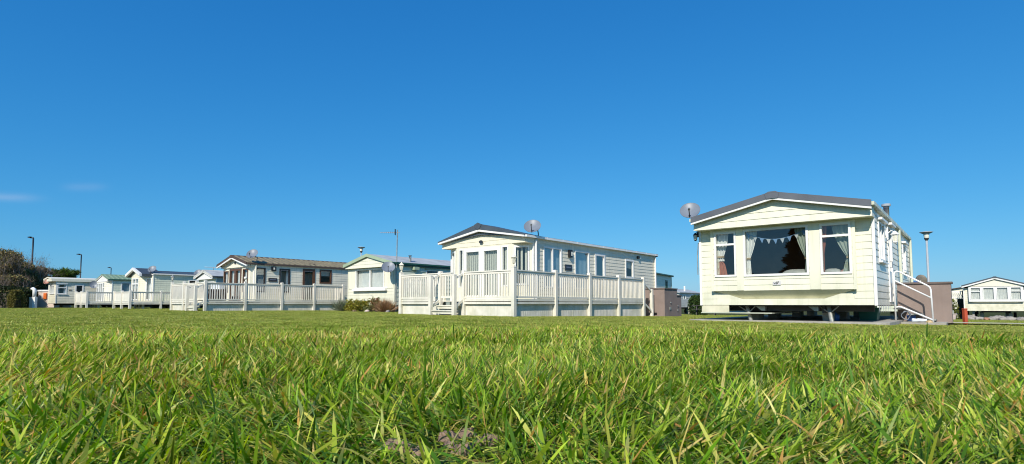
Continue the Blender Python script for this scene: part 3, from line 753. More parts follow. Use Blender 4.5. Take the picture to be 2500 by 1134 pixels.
window(R, S, .04,.56,.6,1.82, fm='dark_frame', fw=.06, pane='glass_side', blind='slats_blue'); window(R, S, 1.30,1.88,.6,1.82, fm='dark_frame', fw=.06, pane='glass_side', blind='pair')
window(R, S, 2.60,3.32,.14,1.88, fm='brown_frame', fw=.11, pane='glass_side', blind='dark', name='side_door'); window(R, S, 3.60,4.34,1.12,1.88, fm='brown_frame', fw=.075, pane='glass', blind='roll')
q = MB(); q.pbox(S, .86,1.08,1.68,1.90,0,.10); q = q.build('wall_light', 'black', R); MB().pbox(S,.93,1.01,1.75,1.85,.10,.104).build('light_glass','lamp_glass',q)
plaque(R, S, .72, 1.17, 1.14, 1.32)
MB().box(-.55,-.35,3.2,3.55,2.12,2.20).build('roof_vent', 'roof_brown_dark', R)
downpipe(R, .07, .04, .1, 1.95, 'cream_pale')
dish('satellite_dish', 'blue grey dish on bent pole at front of the brown roofed caravan', (D[0]+.02*RX+.12*RY, D[1]+.02*RY-.12*RX, 2.44), (.0, -.76, .62), .54,
     pole=[(.15,.2,-.12), (.10,.22,-.30), (.02,.2,-.5), (.0,.2,-1.0)])
DD = thing('timber_deck', 'white railed deck in front of the brown roofed caravan, steps at its corner', 'deck', (D[0], D[1], 0), ROT, 'railed decks beside the caravans')
fx, fy, lx = .90, -2.65, -2.90
py = [fy, -.85, .97, 2.75, 4.50]
deck_boards(DD, lx+.05, fx-.05, fy+.05, -.02, .11); deck_boards(DD, .08, fx-.05, 0, 4.5, .11)
for i, y in enumerate(py): post(DD, fx, y, gnd(DD, fx, y), 1.04, .11)
for a, b in zip(py, py[1:]): railing(DD, fx, a, fx, b, .98, .17); edge(DD, fx, a, fx, b, .0, .155); skirting(DD, fx, a+.05, fx, b-.05, .0, .06)
for x in (lx, -1.45, 0.): post(DD, x, fy, gnd(DD, x, fy), 1.05, .11)
railing(DD, lx, fy, -1.45, fy, .98, .17); railing(DD, -1.45, fy, 0, fy, .98, .17); railing(DD, 0, fy+.03, .9, fy+.03, .98, .19, name='gate')
edge(DD, lx, fy, -1.45, fy, 0, .155); edge(DD, -1.45, fy, 0, fy, 0, .155); skirting(DD, lx+.05, fy, -1.5, fy, 0, .05); skirting(DD, -1.4, fy, -.05, fy, 0, .05)
railing(DD, fx, 4.5, .1, 4.5, .98, .17); railing(DD, lx, -.1, lx, fy, .98, .17)
for x in (0., .9):
    post(DD, x, fy-.40, gnd(DD, x, fy-.4), .80, .11); sloped_rail(DD, (x,fy-.4,.68),(x,fy,.88)); sloped_rail(DD, (x,fy-.4,-.12),(x,fy,.10),.04,.09)
steps(DD, .06, .84, fy, fy-.4, .11, -.28, 2)
post_lantern(DD, lx, fy, 1.09, 'galv', .9)
MB().lathe([(.001,1.31),(.06,1.29),(.085,1.235),(.06,1.18),(.025,1.16),(.025,1.09),(.04,1.09)], (fx,-.85,0), 14).build('globe_lamp', 'lamp_glass', DD, True)
sf = thing('garden_sofa', 'dark rattan garden sofa with white cushions on deck of brown roofed caravan', 'sofa', (D[0]-.12*RX+1.95*RY, D[1]-.12*RY-1.95*RX, .11), ROT)
m = MB(); m.box(-.5,.5,-.35,.35,.05,.38); m.box(-.5,.5,.351,.42,.05,.60); m.box(-.60,-.501,-.35,.42,.05,.58); m.box(.501,.60,-.35,.42,.05,.58); m.build('frame', 'rattan', sf)
for i in range(2):
    x = -.25+i*.5; m = MB(); m.box(x-.24,x+.24,-.34,.22,.385,.50); m.build('seat_cushion', 'flag_white', sf)
    m = MB(); m.box(x-.22,x+.22,.18,.34,.505,.86); m.build('back_cushion', 'flag_white', sf)
tr = thing('plant_pot', 'small dark plant pot by the brown french doors', 'plant pot', (D[0]-.35*RX+.75*RY, D[1]-.35*RY-.75*RX, .11), ROT)
MB().lathe([(.001,0),(.10,0),(.14,.24),(.15,.24),(.15,.27),(.12,.27),(.11,.22),(.001,.22)], (0,0,0), 14).build('pot', 'rubber', tr)

# ================================================================== left group: caravans E, G, H and their decks
E_ = (-24.13, 38.0)
R, F, S, _ = caravan('green sided caravan with white pointed porch gable and dark blue roof', E_, 3.3, 4.6, .0, 2.08, 2.32, 'cream_warm', 'siding_green', 'roof_blue', ov=.10, y0=-.05, p=.14,
    holes_f=[(-2.9,-.5,.2,1.8)], holes_s=[(2.2,2.9,.9,1.7)], fas_h=.08, trim_h=.08, gutter='white', front_to_gable=True)
PE = Pl(-2.40, -.55); uE = 1.65
PEr = Pl(-.75, -.55, .68, .55); PEl = Pl(-3.1, 0, .70, -.55); uq = math.hypot(.68,.55); ul_ = math.hypot(.70,.55)
by = MB(); siding(by, PE, .1, 2.0, 0, uE, [(.2,1.45,.25,1.78)], .13)
siding(by, PEr, .1, 1.95, 0, uq, [(.42,.82,.25,1.74)], .13); siding(by, PEl, .1, 1.95, 0, ul_, (), .13)
by.face([PE(0,2.0),PE(uE,2.0),PE(uE/2,2.30)]); by.build('porch_bay', 'cream_warm', R)
window(R, PE, .2,1.45,.25,1.78, fw=.09, mull=(.825,), trans=(1.38,), blind='net')
window(R, PEr, .42,.82,.25,1.74, fw=.06, blind='net', name='french_door')
for nm, mm, ya, yb, dz in (('porch_gable','white',-.80,-.66,0.), ('porch_roof','roof_blue',-.658,.6,-.02)):
    gb = MB()
    for sx in (-1, 1):
        xm = -1.52; xe = xm+sx*1.42
        gb.hexa([(xe,ya,1.86+dz),(xm,ya,2.30+dz),(xm,yb,2.30+dz),(xe,yb,1.86+dz),(xe,ya,2.04+dz),(xm,ya,2.48+dz),(xm,yb,2.48+dz),(xe,yb,2.04+dz)])
    gb.build(nm, mm, R)
window(R, S, 2.2,2.9,.9,1.7, fw=.07, blind='dark')
dish('satellite_dish', 'grey dish on eave of green sided caravan with pointed porch', (E_[0]-.22*RX, E_[1]-.22*RY, 2.32), (.05,-.78,.6), .52, pole=[(.1,.2,-.2),(.1,.3,-.4)])
dish('satellite_dish', 'dish at far end of the green sided caravan beside small blue roofed one', (E_[0]+.0*RX-2.85*RY, E_[1]+.0*RY+2.85*RX, 2.16), (.05,-.78,.6), .58, pole=[(.0,.2,-.2),(.0,.3,-.6)])

G_ = (-32.54, 46.0)
R, F, S, _ = caravan('small caravan with ribbed green roof and white front gable', G_, 3.1, 8.0, .0, 2.04, 2.46, 'cream_pale', 'siding_green', 'roof_green', fascia='roof_green', ov=.10, y0=-.32, p=.14, ribs=.32,
    holes_f=[(-2.7,-.4,.2,1.8)], holes_s=[(.62,1.9,.95,1.78)], fas_h=.08, trim_h=.05, gutter='fascia_dark_green', front_to_gable=False, gable_z=1.88)
gable_panel(R, 3.1, -.28, 1.84, 2.46, 2.04, .10, 'white', 0, .5)
PG = Pl(-3.08,-.25); by = MB(); siding(by, PG, .1,1.85,0,2.2,[(.10,2.1,.2,1.78)],.15)
siding(by, Pl(-.88,-.25,.86,.25), .1,1.85,0,.89,(),.15); siding(by, Pl(-3.1,0,.02,-.25), .1,1.85,0,.25,(),.15); by.build('bay','cream_pale',R)
window(R, PG, .10,.60,.2,1.78, fw=.07, trans=(1.35,), blind='slats_blue'); window(R, PG, .60,1.62,.2,1.78, fw=.10, mull=(1.11,), blind='slats_blue', name='french_door', out=.035); window(R, PG, 1.62,2.1,.2,1.78, fw=.07, trans=(1.35,), blind='slats_blue')
window(R, S, .62,1.9,.95,1.78, fw=.07, mull=(1.26,), blind='slats_blue', pane='glass_side')

H_ = (-38.69, 48.0)
R, F, S, _ = caravan('old cream caravan with deep flat roof edge, furthest left', H_, 2.5, 8.0, .06, 2.16, 2.32, 'cream_warm', 'siding_beige', 'cream_pale', fascia='cream_pale', ov=.14, y0=-.35, p=.15,
    holes_f=[(-2.0,-.5,.85,1.65)], holes_s=[(.06,.72,.85,1.72),(1.29,1.91,.2,1.70)], fas_h=.10, trim_h=0, gutter=None, front_to_gable=True, ridge_cap=False)
MB().box(-2.64,.16,-.36,8.1,1.93,2.15).build('roof_edge', 'cream_pale', R)
window(R, F, -2.0,-.5,.85,1.65, fw=.07, mull=(-1.25,), blind='net', out=.06)
window(R, S, .06,.72,.85,1.72, fw=.07, trans=(1.40,), blind='pair', pane='glass_side', sill=True, hood=True); window(R, S, 1.29,1.91,.2,1.70, fw=.10, blind='dark', name='side_door')
oval(R, S, .96, 1.20, .12, .06, 'dish_brown', .03, 'oval_plaque')
dish('satellite_dish', 'brownish red dish at the left end of old flat roofed caravan', (H_[0]-1.45*RX+.35*RY, H_[1]-1.45*RY-.35*RX, 1.90), (.1,-.85,.5), .46, 'dish_red', pole=[(.1,.3,-.3)])
dish('satellite_dish', 'pale dish on side wall of old flat roofed caravan near green roofed one', (H_[0]+.35*RX-2.55*RY, H_[1]+.35*RY+2.55*RX, 1.70), (.45,-.85,.2), .60, 'dish', pole=[(-.1,.2,.0)])

def small_deck(label, o, fx, fy, ye, xl, zt, zb=.06, solid=True):
    T = thing('timber_deck', label, 'deck', (o[0], o[1], 0), ROT, 'railed decks beside the caravans')
    zt -= .03
    deck_boards(T, xl+.05, fx-.05, fy+.05, max(-.02, fy+.3), zb+.06)
    if ye > 0: deck_boards(T, .05, fx-.05, 0, ye, zb+.06)
    mid = (xl+fx)/2
    for x, y in ((fx,fy),(fx,ye),(xl,fy),(mid,fy)): post(T, x, y, gnd(T,x,y), zt+.05, .13)
    for a, b in ((xl,mid),(mid,fx)):
        railing(T, a, fy, b, fy, zt, zb+.1, solid=solid); edge(T, a, fy, b, fy, zb-.10, zb+.08)
    n = 2 if ye-fy > 1.6 else 1
    railing(T, fx, fy, fx, ye, zt, zb+.1, gap=.15); edge(T, fx, fy, fx, ye, zb-.08, zb+.08)
    for k in range(3): MB().cbox((fx-.5-.7*k, fy+.9, gnd(T,fx-.5-.7*k,fy+.9)), .12,.12,zb+.02-gnd(T,fx-.5-.7*k,fy+.9)).build('support_leg', 'white_rail', T)
    return T
T = small_deck('cream deck with two solid end panels below the pointed porch gable', E_, .8, -1.54, 2.2, -2.3, .84)
post(T, .8, .24, gnd(T,.8,.24), .86, .11)
small_deck('cream deck with two solid end panels below the ribbed green roof', G_, .8, -1.84, 2.0, -2.2, .98)

J_ = (-19.1, 36.5)
R, F, S, _ = caravan('small white gabled caravan with light blue roof between two decks', J_, 2.6, 7., .0, 1.82, 2.24, 'cream', 'siding_blue', 'roof_felt', fascia='siding_blue', ov=.14, y0=-.3, holes_f=[(-2.2,-.3,.7,1.5)], fas_h=.12, trim_h=.05, gutter='roof_blue', front_to_gable=False, gable_z=1.64)
gable_panel(R, 2.6, -.2, 1.62, 2.24, 1.82, .14, 'white', 0, .6)
window(R, F, -2.2,-.3,.7,1.5, fw=.08, mull=(-1.25,), blind='net')
ae = thing('tv_aerial', 'small roof aerial behind dish of green sided caravan', 'aerial', (-24.6, 46.5, 0), 0, 'television aerials')
MB().tube([(0,0,2.0),(0,0,3.05)], .02, 6).build('mast', 'galv', ae); bm = MB(); bm.tube([(-.75,0,3.05),(.55,0,3.0)], .022, 6); bm.cbox((.45,0,2.96),.35,.05,.09); bm.build('boom','steel',ae)

# ================================================================== far right and between: K, M, N, P, L1, L2
K_ = (38.55, 42.2)
kz = -1.05
R, F, S, _ = caravan('cream caravan with four curtained front windows at far right edge', K_, 3.8, 8., -.52, 1.46, 2.10, 'cream_pale', 'siding_grey', 'roof_slate', ov=.10, y0=-.35, p=.15, holes_f=[(-3.45,-.35,.30,1.30)], fas_h=.10, trim_h=.10, gutter='white', front_to_gable=False, gable_z=1.26, ground=kz)
gable_panel(R, 3.8, -.25, 1.36, 2.10, 1.46, .10, 'cream_pale', 0, .6)
PK = Pl(0,-.22); by = siding(MB(), PK, .19,1.36,-3.5,-.3,[(-3.4,-2.75,.33,1.30),(-2.65,-1.95,.33,1.30),(-1.85,-1.15,.33,1.30),(-1.05,-.4,.33,1.30)],.4,.005)
by.face([(-3.5,-.22,.19),(-.3,-.22,.19),(-.9,.012,.06),(-2.9,.012,.06)])
for x in (-3.5,-.3): by.face([(x,-.22,.19),(x,0,.19),(x,0,1.36),(x,-.22,1.36)])
by.build('bay','white',R)
for u0,u1,t in ((-3.4,-2.75,(.98,)),(-2.65,-1.95,()),(-1.85,-1.15,()),(-1.05,-.4,(.98,))): window(R, PK, u0,u1,.33,1.30, fw=.055, trans=t, blind='net')

M_ = (7.88, 35.05)
R, F, S, _ = caravan('grey green caravan with dark green roof edge behind the long beige one', M_, 3.4, 8., -.3, 2.12, 2.50, 'siding_grey', 'siding_beige', 'roof_felt', fascia='fascia_dark_green', ov=.12, y0=-.2, p=.17, holes_s=[(6.25,6.85,.75,1.72)], fas_h=.10, trim_h=0, gutter='fascia_dark_green', corner='fascia_green', rot=math.atan2(-.495,.869))
window(R, S, 6.25,6.85,.75,1.72, fw=.10, fm='fascia_dark_green', blind='slats_blue')

N_ = (18.3, 62.0)
R, F, S, _ = caravan('distant blue grey caravan with white door frame between two caravans', N_, 3.2, 6.2, -.35, 1.32, 1.72, 'siding_blue', 'siding_blue', 'roof_felt', ov=.12, y0=-.2, p=.2, holes_s=[(1.2,1.8,.5,1.05),(3.1,3.8,-.3,1.15),(4.9,5.5,.35,1.1)], fas_h=.12, trim_h=0, gutter='roof_felt', ground=-1.0)
window(R, S, 1.2,1.8,.5,1.05, fw=.08, blind='dark'); window(R, S, 3.1,3.8,-.3,1.15, fw=.16, blind='dark', name='side_door'); window(R, S, 4.9,5.5,.35,1.1, fw=.12, blind='dark')
MB().lathe([(.10,1.4),(.10,2.05),(.001,2.05)], (-.6,3.0,0), 8).build('flue', 'white', R)
T = thing('entrance_steps', 'white railed steps at door of the distant blue grey caravan', 'steps', (N_[0], N_[1], 0), ROT)
zz_ = gnd(T, .7, 3.6)
MB().box(.05,.95,2.4,3.9,zz_,-.32).build('landing', 'white_rail', T)
for i in range(3): MB().box(.1,.9,3.9+.35*i,4.25+.35*i,zz_,-.5-.2*i).build('step', 'white_rail', T)
sloped_rail(T, (.95,3.9,.45), (.95,5.0,-.35), .06, .09, name='handrail'); sloped_rail(T, (.95,3.9,.05), (.95,5.0,-.75), .06, .07, name='handrail'); post(T, .95,3.9,zz_,.5,.1); post(T,.95,5.0,gnd(T,.95,5.0),-.25,.1)

P_ = (27.6, 38.0)
R, F, S, _ = caravan('white caravan with blue roof edge mostly hidden behind the brown box', P_, 2.6, 7., -.5, 1.42, 1.72, 'siding_green', 'siding_green', 'white', fascia='blue_plastic', ov=.12, y0=-.2, p=.2, fas_h=.2, trim_h=.05, gutter='white', ground=-1.0)
MB().lathe([(.07,1.5),(.07,2.15),(.2,2.16),(.2,2.20),(.001,2.22)], (-.9,1.2,0), 10).build('flue', 'galv', R)
dish('satellite_dish', 'brown backed dish beyond the brown box and white handrail', (27.50, 38.0, 1.60), (.75, .55, .25), .66, 'dish_brown', pole=[(-.1,-.1,-.5)])

L1 = (46.6, 60.0)
R, F, S, _ = caravan('far cream caravan whose left part shows past the brown box', L1, 3.2, 7., -.5, 1.50, 1.80, 'cream', 'siding_grey', 'roof_slate', ov=.1, y0=-.2, p=.3, fas_h=.1, trim_h=0, gutter='white', ground=-1.1)
L2 = (47.9, 57.5)
R, F, S, _ = caravan('far cream caravan with brownish roof beside the four windowed one', L2, 3.0, 7., -.5, 1.50, 1.78, 'cream_pale', 'siding_grey', 'roof_brown_dark', ov=.1, y0=-.2, p=.3, holes_f=[(-1.6,-.6,.4,.95)], fas_h=.07, trim_h=0, gutter='white', ground=-1.1)
window(R, F, -1.6,-.6,.35,.95, fw=.08, fm='dark_frame', blind='net')

# ================================================================== service boxes
def service_box(label, x, y, w, d, h, m='render_brown', vents=False, z=None):
    z0 = (gz(x, y) if z is None else z)
    T = thing('service_box', label, 'service box', (x, y, 0), ROT, 'brown service boxes beside caravans')
    MB().box(-w,0,0,d,z0-.08,z0+h).build('wall', m, T)
    MB().box(-w-.03,.03,-.03,d+.03,z0+h+.002,z0+h+.045).build('lid', 'render_brown_dark', T)
    if vents:
        for k in (0,1): MB().box(-w*.72+k*.22,-w*.72+k*.22+.14,-.006,.002,z0+.06,z0+.16).build('air_vent', 'black', T)
    q = MB(); q.tube([(.002,d*.45,z0+h*.50),(.03,d*.45,z0+h*.52)], .03, 8); q.build('lock', 'galv', T); MB().box(.001,.03,d*.36,d*.46,z0+h*.25,z0+h*.34).build('hasp', 'galv', T)
    return T
def on_px(u, Y): return (u-1250)/1380*Y
Y = 23.2; service_box('tall brown service box with two vents at end of the long white deck', on_px(1622,Y), Y, .98, 1.25, 1.13, vents=True)
Y = 25.6; service_box('smaller brown service box tucked behind the one with two vents', on_px(1646,Y), Y, .5, .75, .92)
Y = 12.95; service_box('wide brown service box behind white handrail at right caravan steps', on_px(2321,Y), Y, 1.02, .45, .93, z=-.46)

# ------------------------------------------------------------------ steps and handrail of caravan A
T = thing('entrance_steps', 'white tube handrail and metal steps at side door of bay window caravan', 'steps', (A[0], A[1], 0), ROT)
def tubepart(n, pts, r=.019, m='white_tube'): return MB().tube(pts, r, 10).build(n, m, T, True)
zb_ = -.41; yy = 2.30
tubepart('handrail', [(.10,yy,zb_),(.10,yy,.68),(.115,yy,.74),(.16,yy,.765),(.21,yy,.75),(.72,yy,.42),(.765,yy,.38),(.78,yy,.33),(.80,yy,zb_)])
tubepart('mid_rail', [(.11,yy,.55),(.78,yy,.14)], .018)
tubepart('lower_rail', [(.11,yy,-.09),(.16,yy,-.06),(.22,yy,-.07),(.80,yy,-.36)], .02)
tubepart('stringer', [(.12,yy+.6,-.09),(.22,yy+.6,-.07),(.80,yy+.6,-.36)], .02)
tubepart('handrail', [(.10,yy+.62,zb_),(.10,yy+.62,.35),(.30,yy+.62,.3),(.32,yy+.62,zb_)])
for x0, z in ((.05,-.09),(.34,-.22),(.58,-.34)): MB().box(x0,x0+.27,yy+.03,yy+.57,z-.03,z).build('tread', 'galv', T)

# things under and beside caravan A
def loc_A(x, y): return A[0]+x*RX-y*RY, A[1]+x*RY+y*RX
x, y = loc_A(-.35, 1.75)
c = thing('crate', 'dark green plastic crate under the side of bay window caravan', 'crate', (x, y, -.37), ROT)
MB().hexa([(-.16,-.2,0),(.16,-.2,0),(.16,.2,0),(-.16,.2,0),(-.2,-.24,.26),(.2,-.24,.26),(.2,.24,.26),(-.2,.24,.26)]).build('box', 'teal', c); MB().box(-.22,.22,-.26,.26,.262,.29).build('rim', 'teal', c)
x, y = loc_A(-.9, .9); o = MB(); o.lathe([(.001,0),(.08,0),(.085,.12),(.05,.15),(.02,.17),(.02,.2),(.001,.2)], (0,0,0), 12); o = o.build('bottle', 'blue_plastic', None, True, (x, y, -.37)); tag(o, 'small blue plastic bottle on concrete under bay window caravan', 'bottle')
x, y = loc_A(.32, 2.1); o = MB(); o.tube([(.10*math.cos(w*.4)*(1-.006*w), .03*math.sin(w), .12+.10*math.sin(w*.4)) for w in range(22)], .010, 6); o = o.build('hose', 'dish', None, True, (x, y, -.38)); tag(o, 'coiled grey garden hose beside bottom of white steps', 'hose')
for i, (lx_, ly_) in enumerate(((.52, 1.9), (.62, 1.95))):
    x, y = loc_A(lx_, ly_); m = MB(); n = 12
    for j in range(7):
        t = j/6; w = .045*(1-.35*abs(t-.35)*2)
        for i2 in range(n): a = 2*PI*i2/n; m.v.append((.17*(t-.5), .8*w*math.cos(a), .036+.036*math.sin(a)*(1.25-.5*t)))
    for j in range(6):
        for i2 in range(n): m.f.append((j*n+i2, j*n+(i2+1)%n, (j+1)*n+(i2+1)%n, (j+1)*n+i2))
    m.f.append(tuple(range(n))); m.f.append(tuple(range(6*n, 7*n))); o = m.build('shoe', 'flag_white', None, True, (x, y, -.395)); o.rotation_euler = (0,0,-.4-.3*i)
    tag(o, ('white shoe lying nearer the steps beside the brown box', 'white shoe lying further from the steps, next to stone')[i], 'shoe', 'pair of white shoes by the steps')
def rock(name, label, cat, x, y, z, s, m, group=None, sq=.6):
    mb = MB(); n, k = 14, 9; ph = random.random()*9
    for j in range(k+1):
        a = -PI/2+PI*j/k
        for i in range(n):
            w = 2*PI*i/n; r = s*(1+.16*math.sin(3*w+ph+j)+.12*math.sin(5*w-2*ph+2*j)+random.uniform(-.06,.06)) if 0 < j < k else s
            mb.v.append((r*math.cos(w)*math.cos(a), r*.8*math.sin(w)*math.cos(a), r*sq*math.sin(a)))
    for j in range(k):
        for i in range(n): mb.f.append((j*n+i, j*n+(i+1)%n, (j+1)*n+(i+1)%n, (j+1)*n+i))
    o = mb.build(name, m, None, True, (x, y, z)); o.rotation_euler = (0, 0, random.random()*6)
    return tag(o, label, cat, group)
x, y = loc_A(.75, 1.95); rock('stone', 'tan stone on the ground at foot of the white steps', 'stone', x, y, -.40, .07, 'wood_pale')
x, y = loc_A(.38, 2.55); o = MB(); o.lathe([(.001,0),(.07,0),(.095,.14),(.088,.14),(.001,.13)], (0,0,0), 14); o = o.build('bucket', 'blue_plastic', None, True, (x, y, -.40)); tag(o, 'dark blue bucket under the white steps', 'bucket')

# concrete base, path
def slab(name, corners, z, th, m, kind='structure'):
    mb = MB(); mb.hexa([(a, b, z-th) for a, b in corners]+[(a, b, z) for a, b in corners]); o = mb.build(name, m); o['kind'] = kind; return o
slab('concrete_base', [loc_A(-3.9,-.06), loc_A(.22,-.06), loc_A(.22,7.8), loc_A(-3.9,7.8)], -.372, .2, 'concrete')
slab('paving_slab', [loc_A(.24,1.75), loc_A(1.05,1.75), loc_A(1.05,3.3), loc_A(.24,3.3)], -.405, .2, 'concrete')
def ribbon(name, pts, w, m, lift=.012):
    mb = MB()
    for i, (a, b) in enumerate(pts):
        q = pts[min(i+1, len(pts)-1)]; p = pts[max(i-1, 0)]; dx, dy = q[0]-p[0], q[1]-p[1]; n = math.hypot(dx, dy); ox, oy = -dy/n*w/2, dx/n*w/2
        for s_ in (-1, -.33, .33, 1): X, Yv = a+ox*s_, b+oy*s_; mb.v.append((X, Yv, gz(X, Yv)+lift))
    for i in range(len(pts)-1):
        for j in range(3): k = i*4+j; mb.f.append((k, k+4, k+5, k+1))
    o = mb.build(name, m); o['kind'] = 'structure'; return o
ribbon('path', [(8.9, 13.3), (9.6, 13.75), (10.6, 14.0), (12., 14.1)]+[(12.+1.5*i, 14.1+.02*i) for i in range(1, 36)], 2.0, 'path_gravel', .05)

# ================================================================== lamps
def park_lamp(label, x, y, ztop, group='park lamps with flat caps'):
    z0 = gz(x, y); T = thing('park_lamp', label, 'lamp post', (x, y, z0), 0, group); H = ztop-z0
    MB().tube([(0,0,-.1),(0,0,.8),(0,0,H-.40)], [.07,.06,.042], 12).build('pole', 'lamp_grey', T, True)
    MB().lathe([(.045,H-.46),(.075,H-.42),(.10,H-.36),(.10,H-.335),(.001,H-.335)], (0,0,0), 16).build('collar', 'dark_steel', T)
    MB().lathe([(.095,H-.334),(.125,H-.14),(.12,H-.12)], (0,0,0), 16).build('lamp_glass', 'lamp_glass', T, True)
    MB().lathe([(.16,H-.121),(.275,H-.062),(.28,H-.05),(.16,H-.02),(.001,H)], (0,0,0), 24).build('cap', 'lamp_grey', T, True)
park_lamp('tall grey lamp post with flat cap right of bay window caravan', on_px(2267.5,27), 27, 3.5)
park_lamp('lamp with flat cap showing above the low green edged caravan', on_px(880.5,42), 42, 4.28)
def street_lamp(label, x, y, ztop, arm=1.5):
    z0 = gz(x, y); T = thing('street_lamp', label, 'street lamp', (x, y, z0), 0, 'black street lamps along the road'); H = ztop-z0
    MB().tube([(0,0,-.2),(0,0,1.4),(0,0,1.42),(0,0,H-.12),(-.05,0,H-.03),(-.3,0,H)], [.12,.12,.085,.075,.075,.06], 10).build('pole', 'lamp_black', T, True)
    MB().hexa([(-arm,-.14,H-.02),(-.25,-.14,H-.10),(-.25,.14,H-.10),(-arm,.14,H-.02),(-arm,-.14,H+.06),(-.25,-.14,H+.09),(-.25,.14,H+.09),(-arm,.14,H+.06)]).build('lamp_head', 'lamp_black', T)
street_lamp('nearest and tallest black street lamp, rising from bare shrubs at left', on_px(75,60), 60, 7.1, .52)
street_lamp('middle black street lamp behind the old flat roofed caravan', on_px(195,80), 80, 7.05, .62)
street_lamp('smallest black street lamp beyond the ribbed green roof', on_px(269.5,110), 110, 7.1, .62)

# ================================================================== left edge odds and ends
Y = 51.; T = thing('shed', 'small cream flat roofed shed left of old flat roofed caravan', 'shed', (on_px(94,Y), Y, 0), 0)
z0 = gz(on_px(94,Y), Y)
MB().box(0,1.5,0,2.,z0-.1,1.14).build('wall','render_pink',T); MB().box(-.06,1.56,-.08,2.1,1.142,1.27).build('roof_edge','white',T); MB().box(-.02,1.52,-.04,2.06,1.272,1.31).build('roof','roof_slate',T)
o = MB(); o.box(-.13,.13,-.10,.0,.0,.52); o.box(-.10,.10,-.115,-.10,.06,.46); o = o.build('lifebuoy_box','orange_plastic',None,False,(on_px(113,51),50.995,.46)); tag(o,'orange box fixed on front of small cream shed','box')
o = MB(); T = thing('hooded_post','white curved hood on pink and white post beside the dark hedge','post',(on_px(86,44.5),44.5,0),0)
zq = gz(on_px(86,44.5),44.5)
MB().tube([(-.02,0,.55),(-.02,0,1.02),(-.05,0,1.14),(-.15,0,1.22),(-.27,0,1.18)],[.13,.13,.13,.12,.10],12).build('hood','white',T,True); MB().box(-.30,-.06,-.12,.12,zq-.05,.55).build('post','render_pink',T); MB().box(-.058,.14,-.12,.12,zq-.05,.549).build('post','white',T)
Y=40.5; o = MB(); T = thing('wooden_fence','dark red brown fence panel beside the white deck of brown roofed caravan','fence',(on_px(409,Y),Y,0),ROT)
zq = gz(on_px(409,Y),Y)
f = MB(); 
for i in range(5): f.box(i*.115,i*.115+.108,0,.02,zq-.05,.98)
f.build('panel','wood_fence',T); MB().box(-.10,0,-.03,.05,zq-.05,1.05).build('post','wood_fence',T)

# ================================================================== vegetation
def leaf_mesh(name, P, size, cols, parent=None, m='leaf', aspect=.55, upbias=.3, loc=None, dirs=None):
    """one quad leaf per point; P (n,3), size (n,), cols (n,3)"""
    n = len(P); a = dirs if dirs is not None else rng.normal(size=(n,3))
    a = a/np.linalg.norm(a,axis=1)[:,None]
    r = rng.normal(size=(n,3)); r[:,2] += upbias; b = np.cross(a, r); b /= np.linalg.norm(b,axis=1)[:,None]+1e-9
    s = size[:,None]
    V = np.empty((n,4,3)); V[:,0] = P; V[:,1] = P+a*s*.5+b*s*aspect*.5; V[:,2] = P+a*s; V[:,3] = P+a*s*.5-b*s*aspect*.5
    me = bpy.data.meshes.new(name); me.vertices.add(4*n); me.loops.add(4*n); me.polygons.add(n)
    me.vertices.foreach_set('co', V.ravel()); me.loops.foreach_set('vertex_index', np.arange(4*n)); me.polygons.foreach_set('loop_start', np.arange(0,4*n,4))
    me.update(calc_edges=True)
    at = me.color_attributes.new('Col','FLOAT_COLOR','POINT'); c = np.ones((n,4,4)); c[:,:,:3] = cols[:,None,:]; at.data.foreach_set('color', c.ravel())
    me.materials.append(MATS[m]); o = bpy.data.objects.new(name, me); col.objects.link(o)
    if parent is not None: o.parent = parent
    if loc is not None: o.location = loc
    return o
def pick(n, pal, pr, jit=.25):
    pal = np.array(pal); c = pal[rng.choice(len(pal), n, p=np.array(pr)/sum(pr))]
    return np.clip(c*(1+rng.normal(0,jit,(n,1)))*(1+rng.normal(0,.08,(n,3))), .005, .9)
def clump_pts(n, clumps):
    """points near the shells of several lumpy clumps: (cx,cy,cz,rx,ry,rz)"""
    k = np.array(clumps); wts = (k[:,3]*k[:,4]+k[:,3]*k[:,5]); idx = rng.choice(len(k), n, p=wts/wts.sum())
    d = rng.normal(size=(n,3)); d /= np.linalg.norm(d,axis=1)[:,None]; r = rng.random(n)**.4
    return k[idx,:3]+d*r[:,None]*k[idx,3:6], d
